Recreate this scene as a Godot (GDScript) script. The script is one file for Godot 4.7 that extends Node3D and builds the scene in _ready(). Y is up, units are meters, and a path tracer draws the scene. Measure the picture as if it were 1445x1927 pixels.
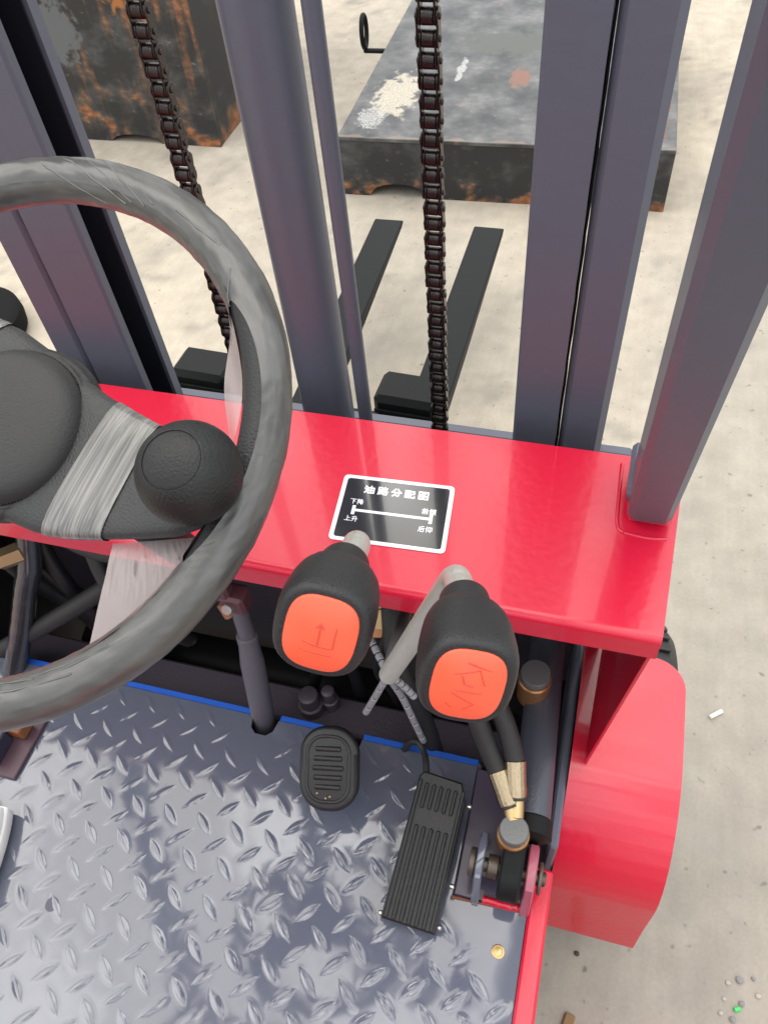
extends Node3D

# ------------------------------------------------------------------ mesh helper
class MB:
	var v := PackedVector3Array()
	var t := PackedInt32Array()
	var uv := PackedVector2Array()
	func add(p: Vector3, q := Vector2.ZERO) -> int:
		v.append(p)
		uv.append(q)
		return v.size() - 1
	func tri(a: Vector3, b: Vector3, c: Vector3) -> void:      # counter-clockwise seen from outside
		var i := add(a)
		add(b)
		add(c)
		t.append_array([i, i + 1, i + 2])
	func quad(a: Vector3, b: Vector3, c: Vector3, d: Vector3) -> void:
		var i := add(a, Vector2(0, 0))
		add(b, Vector2(1, 0))
		add(c, Vector2(1, 1))
		add(d, Vector2(0, 1))
		t.append_array([i, i + 1, i + 2, i, i + 2, i + 3])
	func loft(rings: Array, closed := true, caps := true) -> void:
		var n: int = rings[0].size()
		var base := v.size()
		var m := n + 1 if closed else n
		for i in rings.size():
			for j in m:
				add(rings[i][j % n], Vector2(float(j) / (m - 1), float(i) / (rings.size() - 1)))
		for i in rings.size() - 1:
			for j in m - 1:
				var a := base + i * m + j
				t.append_array([a, a + 1, a + m + 1, a, a + m + 1, a + m])
		if caps and closed:
			for e in 2:
				var ring = rings[0] if e == 0 else rings[rings.size() - 1]
				var c := Vector3.ZERO
				for p in ring:
					c += p / n
				for j in n:
					if e == 0:
						tri(c, ring[(j + 1) % n], ring[j])
					else:
						tri(c, ring[j], ring[(j + 1) % n])
	func move(x: Transform3D, from := 0) -> void:
		for i in range(from, v.size()):
			v[i] = x * v[i]
	func join(o: MB, x := Transform3D.IDENTITY) -> void:
		var base := v.size()
		for i in o.v.size():
			add(x * o.v[i], o.uv[i])
		for k in o.t:
			t.append(base + k)
	func mesh(crease := 40.0) -> ArrayMesh:
		var lim := cos(deg_to_rad(crease))
		var fn := PackedVector3Array()
		var ids := {}
		var at := PackedInt32Array()
		var lists := []
		for p in v:
			var k := Vector3i((p * 50000.0).round())
			if not ids.has(k):
				ids[k] = lists.size()
				lists.append(PackedInt32Array())
			at.append(ids[k])
		for f in t.size() / 3:
			var a := v[t[f * 3]]
			fn.append((v[t[f * 3 + 1]] - a).cross(v[t[f * 3 + 2]] - a))
			for k in 3:
				lists[at[t[f * 3 + k]]].append(f)
		var un := PackedVector3Array()
		for x in fn:
			un.append(x.normalized())
		var P := PackedVector3Array()
		var N := PackedVector3Array()
		var U := PackedVector2Array()
		for f in t.size() / 3:
			if fn[f].length_squared() < 1e-20:
				continue
			for k in [0, 2, 1]:
				var id := t[f * 3 + k]
				var s := Vector3.ZERO
				for g in lists[at[id]]:
					if un[g].dot(un[f]) >= lim:
						s += fn[g]
				P.append(v[id])
				N.append(s.normalized())
				U.append(uv[id])
		var arr := []
		arr.resize(Mesh.ARRAY_MAX)
		arr[Mesh.ARRAY_VERTEX] = P
		arr[Mesh.ARRAY_NORMAL] = N
		arr[Mesh.ARRAY_TEX_UV] = U
		var m := ArrayMesh.new()
		m.add_surface_from_arrays(Mesh.PRIMITIVE_TRIANGLES, arr)
		return m

static func V(x: float, y: float, z: float) -> Vector3:
	return Vector3(x, y, z)

func box(b: MB, lo: Vector3, hi: Vector3, c := 0.002, x := Transform3D.IDENTITY) -> MB:
	var from := b.v.size()
	var m := (lo + hi) / 2.0
	var h := (hi - lo) / 2.0
	c = minf(c, minf(h.x, minf(h.y, h.z)) * 0.95)
	for ax in 3:
		var u := (ax + 1) % 3
		var w := (ax + 2) % 3
		for s in [-1.0, 1.0]:
			var q := []
			for k in [[-1, -1], [1, -1], [1, 1], [-1, 1]]:
				var p := Vector3.ZERO
				p[ax] = s * h[ax]
				p[u] = k[0] * (h[u] - c) * s
				p[w] = k[1] * (h[w] - c)
				q.append(m + p)
			b.quad(q[0], q[1], q[2], q[3])
	for ax in 3:                                # edges along ax
		var u := (ax + 1) % 3
		var w := (ax + 2) % 3
		for su in [-1.0, 1.0]:
			for sw in [-1.0, 1.0]:
				var p := [Vector3.ZERO, Vector3.ZERO, Vector3.ZERO, Vector3.ZERO]
				for k in 4:
					p[k][ax] = (h[ax] - c) * (-1.0 if k in [0, 3] else 1.0)
					p[k][u] = su * (h[u] - (c if k >= 2 else 0.0))
					p[k][w] = sw * (h[w] - (0.0 if k >= 2 else c))
					p[k] += m
				if su * sw < 0:
					b.quad(p[0], p[1], p[2], p[3])
				else:
					b.quad(p[0], p[3], p[2], p[1])
	for sx in [-1.0, 1.0]:
		for sy in [-1.0, 1.0]:
			for sz in [-1.0, 1.0]:
				var a := m + V(sx * h.x, sy * (h.y - c), sz * (h.z - c))
				var d := m + V(sx * (h.x - c), sy * h.y, sz * (h.z - c))
				var e := m + V(sx * (h.x - c), sy * (h.y - c), sz * h.z)
				if sx * sy * sz > 0:
					b.tri(a, d, e)
				else:
					b.tri(a, e, d)
	b.move(x, from)
	return b

func frame_of(d: Vector3) -> Array:
	var e1 := d.cross(Vector3.UP if absf(d.y) < 0.9 else Vector3.RIGHT).normalized()
	return [e1, d.cross(e1).normalized()]

# profile: (distance along axis, radius)
func turned(b: MB, p0: Vector3, dir: Vector3, prof: Array, seg := 24, caps := true) -> MB:
	var d := dir.normalized()
	var f := frame_of(d)
	var rings := []
	for q in prof:
		var r := PackedVector3Array()
		for j in seg:
			var a := TAU * j / seg
			r.append(p0 + d * q.x + (f[0] * cos(a) + f[1] * sin(a)) * maxf(q.y, 0.00002))
		rings.append(r)
	b.loft(rings, true, caps)
	return b

func rod(b: MB, p0: Vector3, p1: Vector3, r: float, seg := 20, ch := 0.001) -> MB:
	var l := p0.distance_to(p1)
	return turned(b, p0, p1 - p0, [Vector2(0, r - ch), Vector2(ch, r), Vector2(l - ch, r), Vector2(l, r - ch)], seg)

func smooth(pts: Array, sub := 6) -> Array:
	var o := []
	for i in pts.size() - 1:
		var a: Vector3 = pts[maxi(i - 1, 0)]
		var d: Vector3 = pts[mini(i + 2, pts.size() - 1)]
		for k in sub:
			o.append(pts[i].cubic_interpolate(pts[i + 1], a, d, float(k) / sub))
	o.append(pts[pts.size() - 1])
	return o

func tube(b: MB, pts: Array, r: float, seg := 14, rough := 0.0, rng: RandomNumberGenerator = null) -> MB:
	var rings := []
	var e1 := Vector3.ZERO
	for i in pts.size():
		var d: Vector3 = (pts[mini(i + 1, pts.size() - 1)] - pts[maxi(i - 1, 0)]).normalized()
		if i == 0:
			e1 = frame_of(d)[0]
		e1 = (e1 - d * d.dot(e1)).normalized()
		var e2 := d.cross(e1)
		var ring := PackedVector3Array()
		var k := 1.0 + (rng.randf_range(-rough, rough) if rng else 0.0)
		for j in seg:
			var a := TAU * j / seg
			ring.append(pts[i] + (e1 * cos(a) + e2 * sin(a)) * r * k)
		rings.append(ring)
	b.loft(rings)
	return b

# polygon given counter-clockwise in (x, y), thickness along +z from z0 to z1, small chamfer
func prism(b: MB, poly: PackedVector2Array, z0: float, z1: float, c := 0.0, x := Transform3D.IDENTITY) -> MB:
	var from := b.v.size()
	var t0 := b.t.size()
	var n := poly.size()
	var area := 0.0
	for i in n:
		area += poly[i].cross(poly[(i + 1) % n])
	if area < 0:
		poly.reverse()
	var inner := PackedVector2Array()
	for i in n:
		var d0 := (poly[i] - poly[(i + n - 1) % n]).normalized()
		var d1 := (poly[(i + 1) % n] - poly[i]).normalized()
		var n0 := Vector2(-d0.y, d0.x)
		var n1 := Vector2(-d1.y, d1.x)
		var k := (n0 + n1) / maxf(1.0 + n0.dot(n1), 0.3)
		inner.append(poly[i] + k * c)
	var rows := [[inner, z0], [poly, z0 + c], [poly, z1 - c], [inner, z1]] if c > 0 else [[poly, z0], [poly, z1]]
	for r in rows.size() - 1:
		for i in n:
			var j := (i + 1) % n
			var a: Vector2 = rows[r][0][i]
			var a2: Vector2 = rows[r][0][j]
			var e: Vector2 = rows[r + 1][0][j]
			var e2: Vector2 = rows[r + 1][0][i]
			b.quad(V(a.x, a.y, rows[r][1]), V(a2.x, a2.y, rows[r][1]), V(e.x, e.y, rows[r + 1][1]), V(e2.x, e2.y, rows[r + 1][1]))
	var idx := Geometry2D.triangulate_polygon(inner)
	for k in idx.size() / 3:
		var p := [inner[idx[k * 3]], inner[idx[k * 3 + 1]], inner[idx[k * 3 + 2]]]
		if (p[1] - p[0]).cross(p[2] - p[0]) < 0:
			p = [p[0], p[2], p[1]]
		b.tri(V(p[0].x, p[0].y, z1), V(p[1].x, p[1].y, z1), V(p[2].x, p[2].y, z1))
		b.tri(V(p[0].x, p[0].y, z0), V(p[2].x, p[2].y, z0), V(p[1].x, p[1].y, z0))
	b.move(x, from)
	if x.basis.determinant() < 0:
		for k in range(t0, b.t.size(), 3):
			var q := b.t[k + 1]
			b.t[k + 1] = b.t[k + 2]
			b.t[k + 2] = q
	return b

func rounded(w: float, h: float, r: float, seg := 6) -> PackedVector2Array:
	var o := PackedVector2Array()
	for q in 4:
		var c := Vector2((w - r) * [1, -1, -1, 1][q], (h - r) * [1, 1, -1, -1][q])
		for k in seg + 1:
			var a := PI / 2 * (q + float(k) / seg)
			o.append(c + Vector2(cos(a), sin(a)) * r)
	return o

# lays a prism of (x, z) flat: polygon's y is world -z, thickness is world y
func flat() -> Transform3D:
	return Transform3D(Basis(Vector3.RIGHT, V(0, 0, -1), Vector3.UP), Vector3.ZERO)

# ------------------------------------------------------------------ nodes
var counts := {}
func numbered(called: String, parent: Node) -> String:
	var k := str(parent.get_instance_id()) + called
	counts[k] = counts.get(k, -1) + 1
	return called if counts[k] == 0 else "%s_%03d" % [called, counts[k]]

func hold(called: String, parent: Node3D, at := Transform3D.IDENTITY) -> Node3D:
	var o := Node3D.new()
	o.name = numbered(called, parent)
	o.transform = at
	parent.add_child(o, true)
	return o

func part(called: String, shape, m: Material, parent: Node3D, at := Transform3D.IDENTITY, crease := 40.0) -> MeshInstance3D:
	var o := MeshInstance3D.new()
	o.name = numbered(called, parent)
	o.mesh = shape.mesh(crease) if shape is MB else shape
	o.material_override = m
	o.transform = at
	parent.add_child(o, true)
	return o

func tag(o: Node3D, label: String, category: String, group := "") -> Node3D:
	o.set_meta("label", label)
	o.set_meta("category", category)
	if group:
		o.set_meta("group", group)
	return o

# ------------------------------------------------------------------ materials
func lin(r: float, g: float, b: float) -> Color:
	return Color(r, g, b).linear_to_srgb()

func mat(c: Color, rough := 0.5, metal := 0.0, spec := 0.5, coat := 0.0) -> StandardMaterial3D:
	var m := StandardMaterial3D.new()
	m.albedo_color = c
	m.roughness = rough
	m.metallic = metal
	m.metallic_specular = spec
	if coat > 0:
		m.clearcoat_enabled = true
		m.clearcoat = coat
		m.clearcoat_roughness = 0.06
	return m

func noise(freq: float, kind := FastNoiseLite.TYPE_SIMPLEX_SMOOTH, oct := 4, sd := 1) -> FastNoiseLite:
	var n := FastNoiseLite.new()
	n.seed = sd
	n.noise_type = kind
	n.frequency = freq
	n.fractal_octaves = oct
	return n

func tex(im: Image) -> ImageTexture:
	return ImageTexture.create_from_image(im)

func bump(m: StandardMaterial3D, t: Texture2D, cm: float, scale: float) -> StandardMaterial3D:
	m.heightmap_enabled = true
	m.heightmap_texture = t
	m.heightmap_scale = cm
	m.uv1_triplanar = true
	m.uv1_scale = Vector3.ONE * scale
	return m

func ramp(t: float, stops: Array) -> Color:
	for i in stops.size() - 1:
		if t <= stops[i + 1][0]:
			return stops[i][1].lerp(stops[i + 1][1], clampf((t - stops[i][0]) / (stops[i + 1][0] - stops[i][0]), 0, 1))
	return stops[stops.size() - 1][1]

# a mottled colour texture: seamless noise sent through a ramp
func mottled(n: FastNoiseLite, size: int, stops: Array) -> ImageTexture:
	var g := n.get_seamless_image(size, size)
	var im := Image.create(size, size, false, Image.FORMAT_RGB8)
	var data := g.get_data()
	var lut := []
	for k in 256:
		lut.append(ramp(k / 255.0, stops))
	for y in size:
		for x in size:
			im.set_pixel(x, y, lut[data[y * size + x]])
	return tex(im)

var red: StandardMaterial3D
var slate: StandardMaterial3D
var slate_mast: StandardMaterial3D
var black_paint: StandardMaterial3D
var rubber: StandardMaterial3D
var leather: StandardMaterial3D
var dark: StandardMaterial3D
var zinc: StandardMaterial3D
var brass: StandardMaterial3D
var hose_rubber: StandardMaterial3D
var grime: Texture2D

func make_materials() -> void:
	var peel := tex(noise(0.03, FastNoiseLite.TYPE_SIMPLEX_SMOOTH, 2, 5).get_seamless_image(256, 256))
	var fine := tex(noise(0.09, FastNoiseLite.TYPE_SIMPLEX_SMOOTH, 4, 8).get_seamless_image(512, 512))
	var cn := noise(0.055, FastNoiseLite.TYPE_CELLULAR, 1, 3)
	cn.cellular_return_type = FastNoiseLite.RETURN_DISTANCE2_SUB
	var cells := tex(cn.get_seamless_image(512, 512))
	red = bump(mat(lin(0.56, 0.006, 0.034), 0.30, 0.0, 0.5, 0.35), peel, 0.02, 9.0)
	slate = bump(mat(lin(0.100, 0.110, 0.150), 0.08, 0.0, 0.6, 0.6), peel, 0.05, 2.0)
	slate_mast = bump(mat(lin(0.104, 0.113, 0.148), 0.42, 0.0, 0.4, 0.1), peel, 0.02, 8.0)
	black_paint = bump(mat(lin(0.008, 0.009, 0.0095), 0.50, 0.0, 0.28), fine, 0.02, 6.0)
	rubber = bump(mat(lin(0.011, 0.011, 0.012), 0.46, 0.0, 0.5), fine, 0.03, 10.0)
	leather = bump(mat(lin(0.019, 0.0195, 0.021), 0.48, 0.0, 0.45), cells, 0.035, 16.0)
	dark = mat(lin(0.007, 0.007, 0.009), 0.55)
	zinc = bump(mat(lin(0.42, 0.42, 0.39), 0.42, 0.7, 0.5), fine, 0.02, 12.0)
	brass = bump(mat(lin(0.55, 0.40, 0.20), 0.35, 0.85, 0.5), fine, 0.02, 14.0)
	hose_rubber = bump(mat(lin(0.018, 0.018, 0.019), 0.6), fine, 0.03, 14.0)

# ------------------------------------------------------------------ main
func _ready() -> void:
	camera_and_light()
	make_materials()
	ground()
	steel_blocks()
	forklift()
	small_things()

func camera_and_light() -> void:
	var cam := Camera3D.new()
	cam.name = "camera"
	cam.fov = 66.13
	cam.near = 0.02
	cam.far = 400.0
	cam.transform = Transform3D(Basis(V(0.96342, -0.07568, -0.25709), V(-0.15633, 0.62049, -0.76848), V(0.21768, 0.78056, 0.58596)).orthonormalized(), V(0, 1.42, 0))
	add_child(cam)
	cam.current = true
	# overcast sky: brighter overhead than at the horizon, soft cloud structure
	var n := noise(3.2, FastNoiseLite.TYPE_SIMPLEX_SMOOTH, 5, 11)
	var w := 1024
	var h := 512
	var im := Image.create(w, h, false, Image.FORMAT_RGBF)
	for y in h:
		var el := PI / 2 - PI * (y + 0.5) / h
		for x in w:
			var az := TAU * x / w
			var d := V(cos(el) * sin(az), sin(el), cos(el) * cos(az))
			var c := Color(0.30, 0.29, 0.27)
			if d.y > -0.02:
				var cl := n.get_noise_3dv(V(d.x, 0.0, d.z) / (d.y + 0.35) * 1.2)
				var l := (1.0 + 2.0 * maxf(d.y, 0.0)) / 3.0 * (0.62 + 0.80 * smoothstep(-0.22, 0.30, cl))
				c = Color(0.955, 0.975, 1.0) * l * 1.0
			im.set_pixel(x, y, c)
	var sm := PanoramaSkyMaterial.new()
	sm.panorama = tex(im)
	sm.energy_multiplier = 1.6
	var sky := Sky.new()
	sky.sky_material = sm
	var env := Environment.new()
	env.background_mode = Environment.BG_SKY
	env.sky = sky
	env.tonemap_mode = Environment.TONE_MAPPER_LINEAR
	env.tonemap_exposure = 1.84
	env.sdfgi_enabled = true
	env.ssao_enabled = true
	env.ssil_enabled = true
	var we := WorldEnvironment.new()
	we.name = "world_environment"
	we.environment = env
	add_child(we)
	var sun := DirectionalLight3D.new()
	sun.name = "sun"
	sun.light_energy = 0.30
	sun.light_color = Color(1.0, 0.95, 0.86)
	sun.light_angular_distance = 70.0
	sun.shadow_enabled = true
	sun.look_at_from_position(V(-0.75, 2.6, -0.40), Vector3.ZERO)
	add_child(sun)

func ground() -> void:
	# concrete yard: one sheet, dense near the truck, out to the horizon
	var xs := []
	var k := -5.0
	while k <= 2.5:
		xs.append(k)
		k += 0.03
	var zs := []
	k = -6.0
	while k <= 2.0:
		zs.append(k)
		k += 0.03
	for e in [7.0, 14.0, 30.0, 90.0, 200.0]:
		xs.push_front(-5.0 - e)
		xs.push_back(2.5 + e)
		zs.push_front(-6.0 - e)
		zs.push_back(2.0 + e)
	var big := noise(0.55, FastNoiseLite.TYPE_SIMPLEX_SMOOTH, 4, 21)
	var mid := noise(2.6, FastNoiseLite.TYPE_SIMPLEX_SMOOTH, 4, 22)
	var spots := noise(5.0, FastNoiseLite.TYPE_SIMPLEX_SMOOTH, 3, 24)
	var P := PackedVector3Array()
	var N := PackedVector3Array()
	var C := PackedColorArray()
	var I := PackedInt32Array()
	for z in zs:
		for x in xs:
			P.append(V(x, 0, z))
			N.append(Vector3.UP)
			var a := big.get_noise_2d(x, z * 0.6)
			var m := mid.get_noise_2d(x * 1.6, z * 0.7)
			var s := clampf((spots.get_noise_2d(x, z) - 0.34) * 4.0, 0, 1)
			var c := Color(0.49, 0.44, 0.37).lerp(Color(0.40, 0.37, 0.325), clampf(0.5 + a * 1.3, 0, 1))
			c = c * (1.0 + 0.10 * m)
			c = c.lerp(Color(0.22, 0.215, 0.20), s * 0.55)
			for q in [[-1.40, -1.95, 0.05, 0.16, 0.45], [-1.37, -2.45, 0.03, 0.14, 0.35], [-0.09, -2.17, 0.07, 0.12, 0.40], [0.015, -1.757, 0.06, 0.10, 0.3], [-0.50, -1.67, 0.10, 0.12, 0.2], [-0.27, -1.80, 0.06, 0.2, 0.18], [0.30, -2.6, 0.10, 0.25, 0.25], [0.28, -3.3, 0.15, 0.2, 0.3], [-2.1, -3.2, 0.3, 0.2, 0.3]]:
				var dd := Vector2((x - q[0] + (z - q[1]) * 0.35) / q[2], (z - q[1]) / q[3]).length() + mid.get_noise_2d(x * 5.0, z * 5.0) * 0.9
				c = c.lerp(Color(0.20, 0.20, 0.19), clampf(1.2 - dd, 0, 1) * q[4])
			# darker, greyer tone towards the right and the near side
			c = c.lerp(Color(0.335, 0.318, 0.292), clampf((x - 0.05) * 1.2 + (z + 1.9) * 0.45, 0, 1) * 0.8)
			c.a = 1
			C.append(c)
	var w := xs.size()
	for j in zs.size() - 1:
		for i in w - 1:
			var a := j * w + i
			I.append_array([a, a + 1, a + w, a + 1, a + w + 1, a + w])
	var arr := []
	arr.resize(Mesh.ARRAY_MAX)
	arr[Mesh.ARRAY_VERTEX] = P
	arr[Mesh.ARRAY_NORMAL] = N
	arr[Mesh.ARRAY_COLOR] = C
	arr[Mesh.ARRAY_INDEX] = I
	var am := ArrayMesh.new()
	am.add_surface_from_arrays(Mesh.PRIMITIVE_TRIANGLES, arr)
	var m := mat(Color.WHITE, 0.9, 0.0, 0.3)
	m.vertex_color_use_as_albedo = true
	# blotches, fine grain and dark pits
	var S := 1024
	var a1 := noise(0.012, FastNoiseLite.TYPE_SIMPLEX_SMOOTH, 5, 31).get_seamless_image(S, S).get_data()
	var a2 := noise(0.12, FastNoiseLite.TYPE_SIMPLEX_SMOOTH, 3, 32).get_seamless_image(S, S).get_data()
	var a3 := noise(0.035, FastNoiseLite.TYPE_SIMPLEX_SMOOTH, 2, 33).get_seamless_image(S, S).get_data()
	var a4 := noise(0.03, FastNoiseLite.TYPE_SIMPLEX_SMOOTH, 4, 36).get_seamless_image(S, S).get_data()
	var im := Image.create(S, S, false, Image.FORMAT_RGB8)
	for y in S:
		for x in S:
			var i := y * S + x
			var l := 0.93 + (a1[i] / 255.0 - 0.5) * 0.09 + (a2[i] / 255.0 - 0.5) * 0.05 + (a4[((y / 8) % S) * S + (x * 2) % S] / 255.0 - 0.5) * 0.03
			var pit := clampf((a3[i] / 255.0 - 0.83) * 9.0, 0, 1)
			l *= 1.0 - 0.22 * pit
			im.set_pixel(x, y, Color(l, l * 0.99, l * 0.97))
	m.albedo_texture = tex(im)
	m.uv1_triplanar = true
	m.uv1_world_triplanar = true
	m.uv1_scale = Vector3.ONE * 0.9
	m.heightmap_enabled = true
	m.heightmap_texture = tex(noise(0.05, FastNoiseLite.TYPE_SIMPLEX_SMOOTH, 5, 35).get_seamless_image(512, 512))
	m.heightmap_scale = 0.05
	var g := part("ground", am, m, self)
	g.set_meta("kind", "structure")
	g.set_meta("label", "pale stained concrete yard under the forklift")

# scuffed black paint over rusting steel, painted as the surface itself is coloured
func steel_image(sd: int, w: int, h: int, rust_low: float, dusty: float, streaks: float) -> Image:
	var big := noise(0.009, FastNoiseLite.TYPE_SIMPLEX_SMOOTH, 5, sd)
	var fine := noise(0.05, FastNoiseLite.TYPE_SIMPLEX_SMOOTH, 4, sd + 1)
	var str_n := noise(0.02, FastNoiseLite.TYPE_SIMPLEX_SMOOTH, 4, sd + 2)
	var im := Image.create(w, h, false, Image.FORMAT_RGB8)
	var rust := lin(0.26, 0.095, 0.035)
	var black := lin(0.017, 0.018, 0.019)
	var grey := lin(0.17, 0.17, 0.165)
	for y in h:
		for x in w:
			var b := big.get_noise_2d(x, y)
			var f := fine.get_noise_2d(x * 0.6, y)
			var c := black.lerp(grey, clampf(dusty + b * 0.6 + f * 0.16, 0, 1))
			c = c.lerp(lin(0.3, 0.3, 0.29), clampf((f - 0.50) * 4.0, 0, 1) * 0.5)
			var low := float(y) / h
			var r := clampf((low - 1.0 + rust_low + b * 0.75) * 4.0, 0, 1) * step(0.001, rust_low)
			var s := str_n.get_noise_2d(x * 1.1, y * 0.10)
			r = maxf(r, clampf((s + 0.25 * b - 0.05) * 2.4, 0, 1) * streaks * clampf(1.25 - low, 0, 1))
			r = maxf(r, clampf((fine.get_noise_2d(x * 0.3 + 900, y * 0.3) - 0.52) * 4.0, 0, 1) * 0.5)
			c = c.lerp(rust * (1.0 + f * 0.5), clampf(r, 0, 1) * 0.9)
			im.set_pixel(x, y, c)
	return im

func step(e: float, x: float) -> float:
	return 1.0 if x >= e else 0.0

func blob(im: Image, cx: float, cy: float, rx: float, ry: float, c: Color, sd: int, speckle := 0.0) -> void:
	var n := noise(0.03, FastNoiseLite.TYPE_SIMPLEX_SMOOTH, 4, sd)
	for y in range(maxi(0, int(cy - ry * 1.7)), mini(im.get_height(), int(cy + ry * 1.7))):
		for x in range(maxi(0, int(cx - rx * 1.7)), mini(im.get_width(), int(cx + rx * 1.7))):
			var d := Vector2((x - cx) / rx, (y - cy) / ry).length() + n.get_noise_2d(x, y) * 0.6
			var k := clampf((1.0 - d) * 3.5, 0, 1) * (1.0 - speckle * clampf(n.get_noise_2d(x * 6.0, y * 6.0) * 4.0, 0, 1))
			if k > 0:
				im.set_pixel(x, y, im.get_pixel(x, y).lerp(c, k))

func textured(im: Image, rough: float, spec := 0.5) -> StandardMaterial3D:
	var m := mat(Color.WHITE, rough, 0.0, spec)
	m.albedo_texture = tex(im)
	return m

# a block whose front plate has arched feet cut in its lower edge
func steel_block(label: String, at: Vector3, yaw: float, size: Vector3, arches: Array, front_im: Image, top_im: Image, side_im: Image) -> Node3D:
	var o := hold("steel_block", self, Transform3D(Basis(Vector3.UP, yaw), at))
	tag(o, label, "steel block", "black steel blocks lying on the yard")
	var poly := PackedVector2Array([Vector2(0, 0)])
	for a in arches:
		for k in 9:
			var s := k / 8.0
			poly.append(Vector2(a[0] + (a[1] - a[0]) * s, a[2] * pow(sin(PI * clampf(s, 0.0, 1.0)), 0.45) if k % 8 else 0.0))
	poly.append_array([Vector2(size.x, 0), Vector2(size.x, size.y - 0.004), Vector2(0, size.y - 0.004)])
	var f := MB.new()
	prism(f, poly, -0.014, 0.0, 0.0015)
	for i in f.v.size():
		f.uv[i] = Vector2(f.v[i].x / size.x, 1.0 - f.v[i].y / size.y)
	part("front_plate", f, textured(front_im, 0.5), o)
	var t := MB.new()
	box(t, V(0, size.y - 0.012, -size.z), V(size.x, size.y, 0.003), 0.0015)
	for i in t.v.size():
		t.uv[i] = Vector2(t.v[i].x / size.x, 1.0 + t.v[i].z / size.z)
	part("top_plate", t, textured(top_im, 0.38), o)
	for s in 2:
		var sd := MB.new()
		var x0 := 0.0 if s == 0 else size.x - 0.014
		box(sd, V(x0 + 0.0005, 0.002, -size.z + 0.015), V(x0 + 0.0135, size.y - 0.0125, -0.0145), 0.001)
		for i in sd.v.size():
			sd.uv[i] = Vector2(-sd.v[i].z / size.z, 1.0 - sd.v[i].y / size.y)
		part("side_plate", sd, textured(side_im, 0.55), o)
	var b := MB.new()
	box(b, V(0, 0.002, -size.z), V(size.x, size.y - 0.0125, -size.z + 0.0145), 0.001)
	for i in b.v.size():
		b.uv[i] = Vector2(b.v[i].x / size.x, 1.0 - b.v[i].y / size.y)
	part("back_plate", b, textured(side_im, 0.55), o)
	return o

func steel_blocks() -> void:
	var side := steel_image(60, 384, 192, 0.06, 0.06, 0.1)
	var fr := steel_image(71, 768, 160, 0.14, 0.06, 0.0)
	var top := steel_image(75, 768, 768, 0.0, 0.42, 0.0)
	# white chalky spill, rust chip, dull dark patch
	for x in 768:
		for y in range(758, 768):
			if sin(x * 0.051) + sin(x * 0.13 + 2.0) * 0.7 + (y - 762) * 0.22 > 0.1:
				top.set_pixel(x, y, top.get_pixel(x, y).lerp(lin(0.22, 0.14, 0.09), 0.6))
	blob(top, 95, 590, 62, 105, lin(0.40, 0.36, 0.28), 3, 0.35)
	blob(top, 60, 690, 40, 45, lin(0.30, 0.30, 0.29), 4, 0.8)
	blob(top, 385, 500, 28, 46, lin(0.16, 0.070, 0.042), 5)
	blob(top, 330, 330, 150, 66, lin(0.055, 0.058, 0.050), 6)
	blob(top, 232, 470, 12, 60, lin(0.34, 0.34, 0.33), 7, 0.5)
	blob(top, 730, 600, 22, 160, lin(0.13, 0.05, 0.025), 8, 0.6)
	var o := steel_block("low black steel block with rusty arched lower edge, beyond the fork tips", V(-0.89, 0, -2.386), 0.025, V(1.05, 0.2, 1.3), [[0.09, 0.30, 0.045], [0.80, 0.98, 0.04]], fr, top, side)
	var ring := MB.new()
	var rr := []
	for i in 25:
		var a := TAU * i / 24
		rr.append(V(-0.085, 0.245 + sin(a) * 0.055, -0.70 + cos(a) * 0.034))
	tube(ring, rr, 0.0085, 10)
	part("lifting_ring", ring, black_paint, o)
	var ey := MB.new()
	box(ey, V(-0.092, 0.172, -0.705), V(0.0, 0.188, -0.690), 0.004)
	part("ring_lug", ey, black_paint, o)
	var fl := steel_image(82, 512, 512, 0.02, 0.14, 0.9)
	blob(fl, 330, 60, 40, 110, lin(0.34, 0.12, 0.03), 12)
	blob(fl, 140, 210, 70, 90, lin(0.10, 0.11, 0.115), 13)
	steel_block("tall black steel block with orange rust streaks, behind the left mast", V(-2.20, 0, -2.645), 0.0, V(0.745, 0.66, 0.9), [[0.28, 0.50, 0.03]], fl, top, side)

# ------------------------------------------------------------------ the forklift
func forklift() -> void:
	var f := hold("forklift", self)
	tag(f, "small red and slate electric forklift seen from its driver's place", "forklift")
	floor_plate(f)
	dash(f)
	masts(f)
	guard(f)
	fender(f)
	tilt_gear(f)
	pedals(f)
	under_dash(f)
	steering_wheel(f)
	lever(f, V(-0.1158, 1.049, -0.239), V(-0.1055, 1.083, -0.1776), V(-0.121, 1.023, -0.275), V(-0.186, 0.799, -0.298), V(-0.20, 0.67, -0.45), 0)
	lever(f, V(-0.0475, 1.027, -0.2435), V(-0.0315, 1.058, -0.1785), V(-0.0575, 1.003, -0.276), V(-0.127, 0.777, -0.303), V(-0.152, 0.66, -0.456), 1)

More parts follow.
